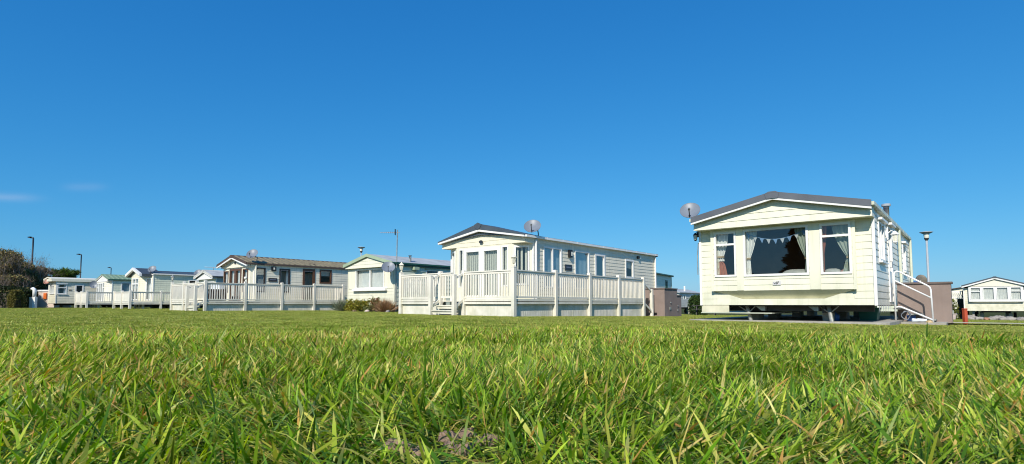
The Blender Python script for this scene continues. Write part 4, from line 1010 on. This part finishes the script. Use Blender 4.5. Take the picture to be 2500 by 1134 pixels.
def hedge(name, label, cat, x0,x1,y0,y1,zt, n, size, pal, pr, rz=0., round_=.25, z0=None, group=None):
    cx, cy = (x0+x1)/2, (y0+y1)/2; zg = gz(cx, cy) if z0 is None else z0
    T = thing(name, label, cat, (cx, cy, zg), rz, group)
    hx, hy, H = (x1-x0)/2, (y1-y0)/2, zt-zg
    # leaves on the surface of a rounded block
    f = rng.random(n); P = np.empty((n,3)); ax = rng.choice(3, n, p=[.25,.45,.30])
    P[:,0] = rng.uniform(-hx,hx,n); P[:,1] = rng.uniform(-hy,hy,n); P[:,2] = rng.uniform(0,H,n)
    s = np.where(rng.random(n)<.5,-1,1)
    P[ax==0,0] = (hx*s)[ax==0]; P[ax==1,1] = (np.where(rng.random(n)<.75,-hy,hy))[ax==1]; P[ax==2,2] = H
    kx = np.clip((np.abs(P[:,0])/hx-.6)/.4,0,1); kz_ = np.clip((P[:,2]/H-.7)/.3,0,1)
    P[:,2] -= round_*H*kx**2*kz_*.8; P[:,0] *= 1-round_*.5*kz_**2; P[:,1] *= 1-round_*.5*kz_**2
    P += rng.normal(0,size*.6,(n,3)); P[:,2] = np.clip(P[:,2],0,None)
    leaf_mesh('foliage', P, size*rng.uniform(.6,1.4,n), pick(n,pal,pr), T)
    st = MB(); st.hexa([(-hx*.8,-hy*.7,-.1),(hx*.8,-hy*.7,-.1),(hx*.8,hy*.7,-.1),(-hx*.8,hy*.7,-.1),(-hx*.55,-hy*.5,H*.8),(hx*.55,-hy*.5,H*.8),(hx*.55,hy*.5,H*.8),(-hx*.55,hy*.5,H*.8)]); st.build('stems','bark',T)
    return T
DG = [(.018,.030,.010),(.03,.05,.014),(.06,.075,.02)]
hedge('hedge','long dark clipped hedge at the left edge under bare shrubs','hedge', on_px(-190,46),on_px(80,46.6),46,46.7,1.30, 12000,.13, DG,[5,3,1], round_=.15)
hedge('clipped_bush','round topped olive green bush in front of the dark hedge','bush', on_px(36,43.5),on_px(50,43.5),43.,43.9,.98, 9000,.075, [(.17,.15,.035),(.24,.20,.05),(.08,.075,.02)],[4,3,2], round_=.5)
hedge('hedge','tall clipped green hedge left of bay window caravan in the distance','hedge', on_px(1700.5,44),on_px(1722,44),44,46,.52, 9000,.11,[(.05,.10,.02),(.08,.13,.03),(.03,.05,.01)],[4,2,2], round_=.3)
hedge('bush','yellow green bush beside brown box near the far cream caravans','bush', on_px(2319,40),on_px(2336,40),40,40.8,.26, 1500,.09,[(.20,.22,.03),(.12,.14,.03)],[3,2], round_=.6)
o = MB(); x_, y_ = on_px(2336,46), 46.; zq = gz(x_,y_)
T = thing('wooden_fence','dark wooden fence between yellow green bush and the four windowed caravan','fence',(x_,y_,0),0); f = MB()
for i in range(8): f.box(i*.11,i*.11+.104,0,.03,zq-.05,.42)
f.build('panel','dark_frame',T); MB().box(-.06,.9,-.02,0,.2,.28).build('rail','dark_frame',T)
T = thing('garden_fence','white scrolled garden fence seen past the brown box','fence',(on_px(2320,48),48.,0),0); zq=.42
f = MB(); f.box(0,1.0,0,.03,zq,zq+.05); f.box(0,1.0,0,.03,1.05,1.1)
for i in range(6): f.tube([(.08+i*.16+.06*math.sin(k*1.05),.0,zq+.05+.1*k) for k in range(7)],.025,5)
f.build('scroll_panel','white',T); MB().box(1.0,1.07,-.02,.05,.3,1.15).build('post','dark_steel',T)

def bare_shrub(label, x, y, H, Wd, n=2600, seed=0, leafy=.35):
    rs = random.Random(seed); zg = gz(x, y); T = thing('bare_shrub', label, 'shrub', (x, y, zg), 0, 'bare shrubs behind the hedge')
    tk = MB(); tips = []
    def grow(p, d, L, r, lv):
        q = p+d*L; m = (p+q)/2+Vector((rs.uniform(-1,1),rs.uniform(-1,1),0))*L*.07
        tk.tube([p, m, q], [r, r*.85, r*.65], 5, False)
        if lv >= 3 or r < .008: tips.append((q, d)); return
        for k in range(rs.choice((2,3,3))):
            nd = (d+Vector((rs.uniform(-1,1),rs.uniform(-1,1),rs.uniform(-.1,.6)))*.5).normalized(); grow(q, nd, L*rs.uniform(.62,.85), r*.6, lv+1); tips.append((m, nd))
    for k in range(6):
        a = 2*PI*k/6; grow(Vector((math.cos(a)*.2*Wd,math.sin(a)*.2*Wd,-.1)), Vector((math.cos(a)*.16*Wd/H,math.sin(a)*.16*Wd/H,1)).normalized(), H*.31, .07, 0)
    tk.build('trunk','bark_pale',T)
    tp = np.array([t[0] for t in tips]); td = np.array([t[1] for t in tips]); idx = rng.integers(0,len(tp),n)
    P = tp[idx]+rng.normal(0,.22,(n,3)); P[:,2] = np.clip(P[:,2],.2,None)
    dr = td[idx]+rng.normal(0,.5,(n,3))
    # fine twigs
    leaf_mesh('twigs', P, rng.uniform(.2,.5,n), pick(n,[(.19,.15,.11),(.12,.095,.07),(.25,.20,.14)],[3,3,1]), T, 'twig', .035, 0, dirs=dr)
    nl = int(n*leafy*13); cl = []
    for k in range(40): a = rs.uniform(0,2*PI); h = rs.uniform(.10,.92); w = Wd*.5*(1-.6*h)*rs.uniform(.3,1); cl.append((math.cos(a)*w,math.sin(a)*w,h*H*.9,.16*Wd*(1.1-h*.5),.16*Wd,.09*H))
    Q, dq = clump_pts(nl, cl); lo = np.clip(1-Q[:,2]/(H*.95),0,1); keep = rng.random(nl) < .45+.9*lo; Q = Q[keep]
    leaf_mesh('crown', Q, rng.uniform(.10,.22,len(Q)), pick(len(Q),[(.22,.18,.065),(.30,.245,.09),(.10,.09,.035),(.32,.23,.11)],[3,2,2,1]), T, 'leaf', .6)
    return T
for i,(px,Y,zt,w) in enumerate(((-70,56,6.2,6.),(10,54,5.35,5.),(52,57,4.75,4.4),(88,60,4.2,3.4),(112,62,3.1,2.4),(30,50,2.6,4.0))):
    lab = ('tallest bare brown shrub cut by the left edge of view','tall bare shrub at left edge behind the dark hedge','bare brown shrub left of the nearest black street lamp','bare grey shrub right of the nearest black street lamp','lowest bare shrub nearest the old flat roofed caravan','low bushy brown shrub just behind the dark hedge')[i]
    x = on_px(px,Y); bare_shrub(lab, x, Y, (zt-gz(x,Y))*1.08, w*1.15, 3600, i+3, 1.)
# leafy evergreen behind H
x, Y = on_px(156,62), 62.
T = thing('cabbage_palm','dark green spiky leaved tree above the old flat roofed caravan','tree',(x,Y,gz(x,Y)),0)
tk = MB(); tk.tube([(0,0,-.1),(.05,0,1.4),(0,.05,2.9)],[.2,.17,.14],8); heads=[]
for k in range(12):
    a = 2*PI*k/12+.2*random.random(); r = .55+.35*(k%2); h = Vector((math.cos(a)*r,math.sin(a)*r,3.3+.4*((k*5)%3)/2)); tk.tube([(0,.05,2.8),(h.x*.5,h.y*.5,3.0),tuple(h)],[.09,.07,.05],6); heads.append(h)
heads.append(Vector((0,0,3.75))); tk.build('trunk','bark',T)
n = 6000; hd = np.array(heads); idx = rng.integers(0,len(hd),n); dr = rng.normal(size=(n,3)); dr[:,2] = np.abs(dr[:,2])*.8-.25
leaf_mesh('crown', hd[idx]+rng.normal(0,.1,(n,3)), rng.uniform(.35,.65,n), pick(n,[(.09,.15,.03),(.16,.22,.045),(.035,.06,.015)],[3,2,2]), T,'leaf',.10,0,dirs=dr)

# planting bed in front of caravan C
def mound(name, label, cat, x, y, rx, H, n, size, pal, pr, spiky=False, aspect=.5):
    zg = gz(x, y); T = thing(name, label, cat, (x, y, zg), 0, 'plants along the low cream caravan')
    if spiky:
        d = rng.normal(size=(n,3)); d[:,2] = np.abs(d[:,2])*1.6+.5
        P = np.zeros((n,3)); P[:,:2] = rng.normal(0,rx*.28,(n,2)); leaf_mesh('leaves',P,H*rng.uniform(.7,1.15,n),pick(n,pal,pr),T,'leaf',aspect,0,dirs=d)
        st = MB(); st.tube([(0,0,-.05),(0,0,.1)],[.05,.04],6); st.build('stem','bark',T)
    else:
        cl = []
        for k in range(12): a = random.uniform(0,2*PI); r = rx*random.uniform(.1,.8); h = H*random.uniform(.25,.78); cl.append((math.cos(a)*r,math.sin(a)*r,h,rx*.34,rx*.34,H*.24))
        Q, _q = clump_pts(n, cl); Q[:,2] = np.clip(Q[:,2],.02,None); leaf_mesh('leaves',Q,size*rng.uniform(.6,1.4,n),pick(n,pal,pr),T,'leaf',aspect)
        st = MB()
        for c in cl[:7]: st.tube([(0,0,-.05),(c[0]*.5,c[1]*.5,c[2]*.4),(c[0],c[1],c[2])],[.02,.015,.008],5)
        st.build('stems','bark',T)
    return T
def atc(px, dy=-.8):    # a spot on the bed line in front of caravan C
    u = (px-1250)/1380; ox, oy = C[0]+dy*-RY, C[1]+dy*RX
    k = (ox-u*oy)/(u*RY-RX); return ox+k*RX, oy+k*RY
YG = [(.34,.30,.035),(.24,.23,.03),(.12,.13,.02),(.42,.36,.07)]
x,y = atc(836); mound('spiky_plant','spiky grey green plant at end of the deck railing','plant',x,y,.3,.62,260,.1,[(.20,.22,.14),(.13,.16,.09),(.28,.28,.18)],[3,2,1],True,.05)
x,y = atc(857); mound('golden_shrub','larger golden leaved shrub left of centre below net curtained window','shrub',x,y,.50,.62,1500,.085,YG,[4,3,2,1])
x,y = atc(884); mound('golden_shrub','smaller golden leaved shrub below the net curtained window','shrub',x,y,.45,.58,1300,.08,YG,[3,3,3,1])
x,y = atc(907); mound('low_plant','low olive green plant between golden shrub and red tipped shrub','plant',x,y,.36,.40,800,.07,[(.15,.16,.05),(.24,.24,.10),(.08,.09,.03)],[3,2,2])
x,y = atc(921); mound('red_tipped_shrub','upright shrub with reddish leaf tips below the net curtained window','shrub',x,y,.26,.74,800,.08,[(.30,.12,.07),(.16,.16,.04),(.22,.20,.06)],[3,3,2])
x,y = atc(941); mound('dry_grass_clump','reddish brown dry grass clump nearest the dark gap','plant',x,y,.40,.60,1100,.1,[(.34,.18,.08),(.46,.31,.17),(.20,.10,.05)],[4,3,2],True,.025)
for i,(px,m,l) in enumerate(((868,'soil','brown stone between the two golden shrubs'),(897,'pot','pinkish stone right of the smaller golden shrub'),(948,'stone','grey stone at foot of the dry grass clump'))):
    x,y = atc(px,-1.1); rock('stone',l,'stone',x,y,gz(x,y)+.03,.11,m,'stones in the planting bed')
# rocks under caravan K, red post
RK = thing('marker_post','short red wooden post beside the gravel path at right','post',(on_px(2352,15.2),15.2,0),0)
zq = gz(on_px(2352,15.2),15.2); MB().box(-.04,.04,-.04,.04,zq-.1,-.14).build('shaft','red_paint',RK); MB().hexa([(-.05,-.05,-.139),(.05,-.05,-.139),(.05,.05,-.139),(-.05,.05,-.139),(-.04,-.04,-.115),(.04,-.04,-.115),(.04,.04,-.115),(-.04,.04,-.115)]).build('top','red_paint',RK)
for i in range(11):
    px = 2362+i*14; Y = 41.2+.2*(i%3)-.12*i; x = on_px(px,Y)
    l = ['broad grey stone at left end of row under the four windowed caravan','flat grey stone second from left in the row','pale stone third from left in the row under four windowed caravan','red brown stone in the row under the four windowed caravan','grey stone just right of the red brown one','large rounded grey stone below the centre left window','flat pale stone below the gap between centre windows','grey stone below the centre right window','small pale stone right of centre in the row','grey stone near right end of the row','last stone at the right edge of view'][i]
    rock('stone', l, 'stone', x, Y, gz(x,Y)+.06, (.42,.3,.24,.2,.3,.42,.28,.34,.2,.3,.3)[i], 'stone_red' if i==3 else 'stone', 'row of stones under the far right caravan', .62)
x, Y = on_px(2324,38), 38.; T = thing('plant_pot','pale pink plant pot at foot of the yellow green bush','plant pot',(x,Y,gz(x,Y)),0); MB().lathe([(.001,0),(.10,0),(.17,.34),(.19,.34),(.19,.40),(.15,.40),(.14,.33),(.001,.33)],(0,0,0),16).build('pot','pot',T)
# picnic table beyond caravan A
x, Y = on_px(1722,40), 40.; T = thing('picnic_table','dark picnic table on grass beyond left underside of bay window caravan','picnic table',(x,Y,gz(x,Y)),ROT+.3)
MB().box(-.9,.9,-.35,.35,.68,.72).build('tabletop','dark_steel',T)
for s in (-1,1):
    MB().box(-.9,.9,s*.72-.13,s*.72+.13,.42,.46).build('bench','dark_steel',T)
for x_ in (-.6,.6):
    for s in (-1,1): MB().hexa([(x_-.03,s*.7-.05,-.02),(x_+.03,s*.7-.05,-.02),(x_+.03,s*.7+.05,-.02),(x_-.03,s*.7+.05,-.02),(x_-.03,s*.2-.05,.68),(x_+.03,s*.2-.05,.68),(x_+.03,s*.2+.05,.68),(x_-.03,s*.2+.05,.68)]).build('leg','dark_steel',T)

# conifers behind the viewpoint, seen only as reflections in the bay windows
def conifer(label, x, y, H, Wd, n=9000):
    zg = gz(x,y); T = thing('conifer',label,'tree',(x,y,zg),0,'trees reflected in the bay window')
    MB().tube([(0,0,-.2),(0,0,H*.5),(0,0,H*.98)],[.25,.16,.03],8).build('trunk','bark',T)
    h = rng.random(n)**.8; a = rng.uniform(0,2*PI,n); tier = .75+.25*np.sin(h*42+a*2); r = Wd*.5*(1-h)*tier*rng.random(n)**.4+.08
    P = np.stack([np.cos(a)*r,np.sin(a)*r,H*(.06+.94*h)],1); d = np.stack([np.cos(a),np.sin(a),-.25+rng.normal(0,.3,n)],1)
    leaf_mesh('crown',P,rng.uniform(.2,.5,n),pick(n,DG,[4,3,1]),T,'leaf',.25,0,dirs=d)
for i,(x,y,H,w) in enumerate(((-30,-16.4,8.5,4.6),(-37,-21.5,9.5,5),(-27,-20.5,7,5),(-46,-16,5.,7),(-50,-24,5,8))): conifer('dark conifer behind the viewpoint, mirrored in the bay window', x, y, H, w)

# ================================================================== ground
def build_ground():
    rr = np.concatenate([[0.0], np.geomspace(.06, 900, 150)]); na = 240
    th_ = np.linspace(0, 2*PI, na, endpoint=False)
    X = np.outer(rr[1:], np.cos(th_)); Yy = np.outer(rr[1:], np.sin(th_)); Z = ground_z(X, Yy)
    far = np.clip((rr[1:, None]-70)/300, 0, 1); Z = Z*(1-far)+(-1.3)*far
    V = np.concatenate([[[0,0,gz(0,0)]], np.stack([X,Yy,Z],2).reshape(-1,3)]); F = []
    for j in range(na): F.append((0, 1+j, 1+(j+1)%na))
    for i in range(len(rr)-2):
        a = 1+i*na
        for j in range(na): k = (j+1)%na; F.append((a+j, a+na+j, a+na+k, a+k))
    me = bpy.data.meshes.new('ground'); me.from_pydata(V.tolist(), [], F); me.polygons.foreach_set('use_smooth',[True]*len(me.polygons))
    m, t, b = nt('turf'); tc = N(t,'ShaderNodeTexCoord')
    def noise(s, d=6.): n = N(t,'ShaderNodeTexNoise',i_Scale=s,i_Detail=d); t.links.new(tc.outputs['Object'],n.inputs['Vector']); return n
    n1, n2, n3 = noise(.35), noise(9.), noise(70.)
    r1 = N(t,'ShaderNodeValToRGB'); e = r1.color_ramp.elements; e[0].position=.32; e[0].color=(.06,.085,.018,1); e[1].position=.68; e[1].color=(.12,.12,.035,1)
    t.links.new(n1.outputs['Fac'], r1.inputs[0])
    r2 = N(t,'ShaderNodeValToRGB'); e = r2.color_ramp.elements; e[0].position=.35; e[0].color=(.35,.35,.35,1); e[1].position=.7; e[1].color=(1.15,1.15,1.1,1)
    t.links.new(n2.outputs['Fac'], r2.inputs[0])
    mx = N(t,'ShaderNodeMix',data_type='RGBA',blend_type='MULTIPLY'); mx.inputs[0].default_value=.75; t.links.new(r1.outputs[0],mx.inputs[6]); t.links.new(r2.outputs[0],mx.inputs[7])
    r3 = N(t,'ShaderNodeValToRGB'); e = r3.color_ramp.elements; e[0].position=.4; e[0].color=(.4,.4,.4,1); e[1].position=.62; e[1].color=(1.1,1.1,1.1,1); t.links.new(n3.outputs['Fac'], r3.inputs[0])
    mx2 = N(t,'ShaderNodeMix',data_type='RGBA',blend_type='MULTIPLY'); mx2.inputs[0].default_value=.7; t.links.new(mx.outputs[2],mx2.inputs[6]); t.links.new(r3.outputs[0],mx2.inputs[7])
    t.links.new(mx2.outputs[2], b.inputs['Base Color']); b.inputs['Roughness'].default_value=.95; b.inputs['Specular IOR Level'].default_value=.1
    bp = N(t,'ShaderNodeBump',i_Strength=.8,i_Distance=.03); t.links.new(n2.outputs['Fac'],bp.inputs['Height']); t.links.new(bp.outputs[0],b.inputs['Normal'])
    me.materials.append(m); o = bpy.data.objects.new('ground', me); col.objects.link(o); o['kind'] = 'structure'
build_ground()

# ------------------------------------------------------------------ grass: one mesh of individual blades
def value_noise(x, y, s, seed):
    g = np.random.default_rng(seed).random((64,64)); u, v = x*s+100.3, y*s+57.1
    i, j = np.floor(u).astype(int), np.floor(v).astype(int); fu, fv = u-i, v-j; fu = fu*fu*(3-2*fu); fv = fv*fv*(3-2*fv)
    q = lambda a, b: g[a % 64, b % 64]
    return (q(i,j)*(1-fu)+q(i+1,j)*fu)*(1-fv)+(q(i,j+1)*(1-fu)+q(i+1,j+1)*fu)*fv
def build_grass():
    n0, dk, ex = 64000., 1.3, 1.45
    dd = np.geomspace(.24, 58, 4000); dens = n0*np.minimum(1, (dk/dd)**ex)
    half = np.radians(58); w = dens*dd*2*half; cdf = np.concatenate([[0],np.cumsum((w[1:]+w[:-1])/2*np.diff(dd))]); n = int(cdf[-1])
    d = np.interp(rng.random(n)*cdf[-1], cdf, dd); a = rng.uniform(-half, half, n)
    x, y = d*np.sin(a), d*np.cos(a)
    # keep blades off the concrete and the path, and thin them over the bare soil patches
    lx_ = (x-A[0])*RX+(y-A[1])*RY; ly_ = -(x-A[0])*RY+(y-A[1])*RX
    keep = ~((lx_>-3.95)&(lx_<.27)&(ly_>-.02)&(ly_<7.8)) & ~((lx_>.2)&(lx_<1.08)&(ly_>1.73)&(ly_<3.32))
    keep &= ~((x > 9.3) & (np.abs(y-14.05-.012*(x-12)) < .98))
    for cx, cy, cr in SOIL: keep &= ~((np.hypot(x-cx, y-cy) < cr) & (rng.random(n) < .55))
    x, y, d = x[keep], y[keep], d[keep]; n = len(x)
    dn = n0*np.minimum(1,(dk/d)**ex); sc_ = np.sqrt(n0/dn)
    z = ground_z(x, y)
    tuft = value_noise(x,y,7.,1); patch = value_noise(x,y,1.1,2); dead = value_noise(x,y,2.3,3)*.6+value_noise(x,y,11.,4)*.4
    L = np.clip(rng.normal(.030,.0115,n),.009,.056)*(.70+.6*tuft)*np.clip(1.08-d*.05,.72,1)
    tall = rng.random(n) < .006*(d<6); L = np.where(tall, L*1.7, L)
    wd = np.where(rng.random(n)<.25, rng.uniform(.0028,.0046,n), rng.uniform(.0011,.0028,n))*np.clip(sc_,1,9)
    az = rng.uniform(0,2*PI,n); pa = value_noise(x,y,3.2,5)*4*PI; combed = rng.random(n) < .5; az = np.where(combed, .55*(pa-2*PI)+.6+rng.normal(0,.6,n), az)
    lean = np.clip(np.abs(rng.normal(.74,.36,n)),.03,1.5)*np.where(tall,.5,1)*np.clip(1.06-d*.06,.5,1); curl = rng.uniform(.1,.9,n)
    hx, hy = np.cos(az), np.sin(az); tw = rng.normal(0,.7,n)
    px_, py_ = -np.sin(az+tw), np.cos(az+tw)
    near = d < 4.5
    def curve(m, t):
        ang = lean[m]+curl[m]*t*.9; q = L[m]*t
        c = np.stack([x[m]+hx[m]*q*np.sin(ang), y[m]+hy[m]*q*np.sin(ang), z[m]-.004+q*np.cos(ang)*np.where(ang>1.45,.3,1)], 1)
        c[:,2] = np.maximum(c[:,2], z[m]+.001*(t>0)); return c
    def rib(m, wk): return np.stack([px_[m]*wd[m]*wk/2, py_[m]*wd[m]*wk/2, -wd[m]*.05], 1)
    m = near; nn = int(m.sum()); V = np.empty((nn,7,3))
    for k, (t, wk) in enumerate(((0,.75),(.4,1.),(.75,.7))): c_ = curve(m, t); q_ = rib(m, wk); V[:,2*k] = c_-q_; V[:,2*k+1] = c_+q_
    V[:,6] = curve(m, 1.)
    m = ~near; nf = int(m.sum()); V3 = np.empty((nf,3,3)); c_ = curve(m, 0); q_ = rib(m, 1.15); V3[:,0] = c_-q_; V3[:,1] = c_+q_; V3[:,2] = curve(m, 1.)
    pal = np.array([(.27,.43,.03),(.47,.57,.06),(.09,.20,.016),(.66,.63,.13),(.92,.66,.20),(.72,.38,.10)])
    pr = np.array([.31,.25,.21,.09,.11,.03]); u = rng.random(n)
    dead_f = np.clip((dead-.45)*2.6,0,1.6)+.8*np.exp(-((d-2.6-.25*np.sin(az*0+x*1.3))/.8)**2)*np.clip(1.2-np.abs(x+1.2)/2.2,0,1)
    P = np.repeat(pr[None],n,0); P[:,4] *= .5+2.2*dead_f; P[:,5] *= .5+1.8*dead_f; P[:,3] *= .6+1.2*patch; P[:,2] *= 1.5-patch
    P /= P.sum(1)[:,None]; idx = (u[:,None] > np.cumsum(P,1)).sum(1).clip(0,5)
    c = pal[idx]*(1+rng.normal(0,.26,(n,1)))*(1+rng.normal(0,.06,(n,3)))
    # thatch bands: drier strips across the lawn
    farmix = np.clip((d-4)/14,0,.6)[:,None]; c = c*(1-farmix)+np.array([.47,.48,.115])*farmix*(1+rng.normal(0,.2,(n,1)))
    c = np.clip(c,.004,.9)
    C7 = np.ones((nn,7,4)); C7[:,:,:3] = c[near][:,None,:]; C7[:,0:2,:3] *= .26; C7[:,2:4,:3] *= .84; C7[:,6,:3] *= 1.08  # shade between blades painted in: roots darkened, tips lightened
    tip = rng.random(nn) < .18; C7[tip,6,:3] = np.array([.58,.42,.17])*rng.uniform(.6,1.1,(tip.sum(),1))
    C3 = np.ones((nf,3,4)); C3[:,:,:3] = c[~near][:,None,:]; C3[:,0:2,:3] *= .78; C3[:,2,:3] *= 1.06  # same painted root shade on the far blades, weaker
    base = (np.arange(nn)*7)[:,None]
    loops = np.concatenate([(base+np.array([0,1,3,2,2,3,5,4,4,5,6])).ravel(), 7*nn+np.arange(3*nf)])
    ls = np.concatenate([((np.arange(nn)*11)[:,None]+np.array([0,4,8])).ravel(), 11*nn+3*np.arange(nf)])
    nv, nl, npo = 7*nn+3*nf, 11*nn+3*nf, 3*nn+nf
    me = bpy.data.meshes.new('grass'); me.vertices.add(nv); me.loops.add(nl); me.polygons.add(npo)
    me.vertices.foreach_set('co', np.concatenate([V.reshape(-1,3), V3.reshape(-1,3)]).astype(np.float32).ravel()); me.loops.foreach_set('vertex_index', loops.astype(np.int32)); me.polygons.foreach_set('loop_start', ls.astype(np.int32))
    me.update(calc_edges=True)
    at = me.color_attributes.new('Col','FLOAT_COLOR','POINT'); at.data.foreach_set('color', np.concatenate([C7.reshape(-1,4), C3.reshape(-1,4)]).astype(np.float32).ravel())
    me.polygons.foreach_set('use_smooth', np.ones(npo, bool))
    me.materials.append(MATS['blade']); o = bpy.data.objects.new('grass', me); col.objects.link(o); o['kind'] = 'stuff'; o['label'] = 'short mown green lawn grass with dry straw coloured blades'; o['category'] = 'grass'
    print('blades', n)
SOIL = [(-.055,.47,.05),(.66,.80,.028)]
k = 0
for (cx, cy, cr), cnt in zip(SOIL, (9, 3)):
    for i in range(cnt):
        a = random.uniform(0,2*PI); r = cr*random.uniform(.1,.9); x, y = cx+r*math.cos(a), cy+r*math.sin(a)
        rock('soil_clod', 'crumbly brown clod of bare soil in a gap of the near lawn' if cnt == 9 else 'small pinkish soil clod in lawn at lower right', 'soil', x, y, gz(x, y)+.000, random.uniform(.006,.0115), 'soil', 'soil clods at bottom of the near lawn' if cnt == 9 else 'soil clods at lower right of the lawn', .8)
build_grass()

# ================================================================== light, sky, camera
PHI, ELV = math.radians(19), math.radians(37)        # the sun rakes along the long sides of the caravans
SUN = Vector(((-.635*math.cos(PHI)+.773*math.sin(PHI))*math.cos(ELV), (-.773*math.cos(PHI)-.635*math.sin(PHI))*math.cos(ELV), math.sin(ELV)))
el = math.asin(SUN.z); azs = math.atan2(SUN.x, SUN.y)
ld = bpy.data.lights.new('sun', 'SUN'); ld.energy = 5.0; ld.angle = math.radians(.53); ld.color = (1., .94, .84)
so = bpy.data.objects.new('sun', ld); col.objects.link(so); so.rotation_euler = (-SUN).to_track_quat('-Z','Y').to_euler(); so.location = SUN*60
wd_ = bpy.data.worlds.new('World'); sc.world = wd_; wd_.use_nodes = True; t = wd_.node_tree
bg = t.nodes['Background']; sk = t.nodes.new('ShaderNodeTexSky'); sk.sky_type = 'NISHITA'; sk.sun_disc = False; sk.sun_elevation = el; sk.sun_rotation = azs
sk.altitude = 0; sk.air_density = 1.0; sk.dust_density = .35; sk.ozone_density = 3.0
# deep polarised blue of the phone picture: per channel gain and gamma on the physical sky
sep = t.nodes.new('ShaderNodeSeparateColor'); cmb = t.nodes.new('ShaderNodeCombineColor'); t.links.new(sk.outputs[0], sep.inputs[0])
for i, (gain, gam) in enumerate(((.38, 1.36), (.635, .745), (.91, .50))):
    a_ = t.nodes.new('ShaderNodeMath'); a_.operation = 'MULTIPLY'; a_.inputs[1].default_value = .11; t.links.new(sep.outputs[i], a_.inputs[0])
    p_ = t.nodes.new('ShaderNodeMath'); p_.operation = 'POWER'; p_.inputs[1].default_value = gam; t.links.new(a_.outputs[0], p_.inputs[0])
    m_ = t.nodes.new('ShaderNodeMath'); m_.operation = 'MULTIPLY'; m_.inputs[1].default_value = gain*10; t.links.new(p_.outputs[0], m_.inputs[0])
    t.links.new(m_.outputs[0], cmb.inputs[i])
tcw = t.nodes.new('ShaderNodeTexCoord'); sx = t.nodes.new('ShaderNodeSeparateXYZ'); t.links.new(tcw.outputs['Generated'], sx.inputs[0])
def mth(op, a, b=None, c=None):
    n = t.nodes.new('ShaderNodeMath'); n.operation = op
    for i, v in enumerate((a, b, c)):
        if v is None: continue
        if isinstance(v, (int, float)): n.inputs[i].default_value = v
        else: t.links.new(v, n.inputs[i])
    return n.outputs[0]
qq = mth('DIVIDE', sx.outputs[0], mth('MAXIMUM', sx.outputs[1], .05)); wz = sx.outputs[2]
cn = t.nodes.new('ShaderNodeTexNoise'); cn.inputs['Scale'].default_value = 9.; cn.inputs['Detail'].default_value = 5.
mpw = t.nodes.new('ShaderNodeMapping'); mpw.inputs['Scale'].default_value = (1, 1, 9); t.links.new(tcw.outputs['Generated'], mpw.inputs['Vector']); t.links.new(mpw.outputs[0], cn.inputs['Vector'])
tot = None
for q0, z0, sq, sz, k_, tl in ((-.905, .1405, .055, .0050, .34, .03), (-.765, .1640, .036, .0055, .13, .08)):
    dq = mth('SUBTRACT', qq, q0); ez_ = mth('SUBTRACT', mth('SUBTRACT', wz, z0), mth('MULTIPLY', dq, tl))
    g = mth('MULTIPLY', mth('EXPONENT', mth('MULTIPLY', mth('POWER', mth('ABSOLUTE', mth('DIVIDE', dq, sq)), 3.), -1.)), mth('EXPONENT', mth('MULTIPLY', mth('POWER', mth('DIVIDE', ez_, sz), 2.), -1.)))
    g = mth('MULTIPLY', g, k_); tot = g if tot is None else mth('ADD', tot, g)
tot = mth('MULTIPLY', tot, mth('MULTIPLY', mth('GREATER_THAN', sx.outputs[1], .1), mth('MULTIPLY', cn.outputs['Fac'], 1.5)))
mw = t.nodes.new('ShaderNodeMix'); mw.data_type = 'RGBA'; mw.inputs[7].default_value = (5.2, 6.2, 8.2, 1); t.links.new(tot, mw.inputs[0]); t.links.new(cmb.outputs[0], mw.inputs[6])
t.links.new(mw.outputs[2], bg.inputs['Color']); bg.inputs['Strength'].default_value = .10

cd = bpy.data.cameras.new('camera'); cam = bpy.data.objects.new('camera', cd); col.objects.link(cam); sc.camera = cam
cd.sensor_width = 36; cd.lens = 36*1380/2500; cd.shift_y = 84/2500; cd.clip_start = .02; cd.clip_end = 3000
cam.location = (0, 0, 0); cam.rotation_euler = (PI/2+math.atan(92/1380), 0, 0)
cd.dof.use_dof = True; cd.dof.focus_distance = 2.0; cd.dof.aperture_fstop = 40
sc.cycles.filter_width = 1.05
sc.view_settings.view_transform = 'Standard'; sc.view_settings.look = 'None'; sc.view_settings.exposure = 0; sc.view_settings.gamma = 1
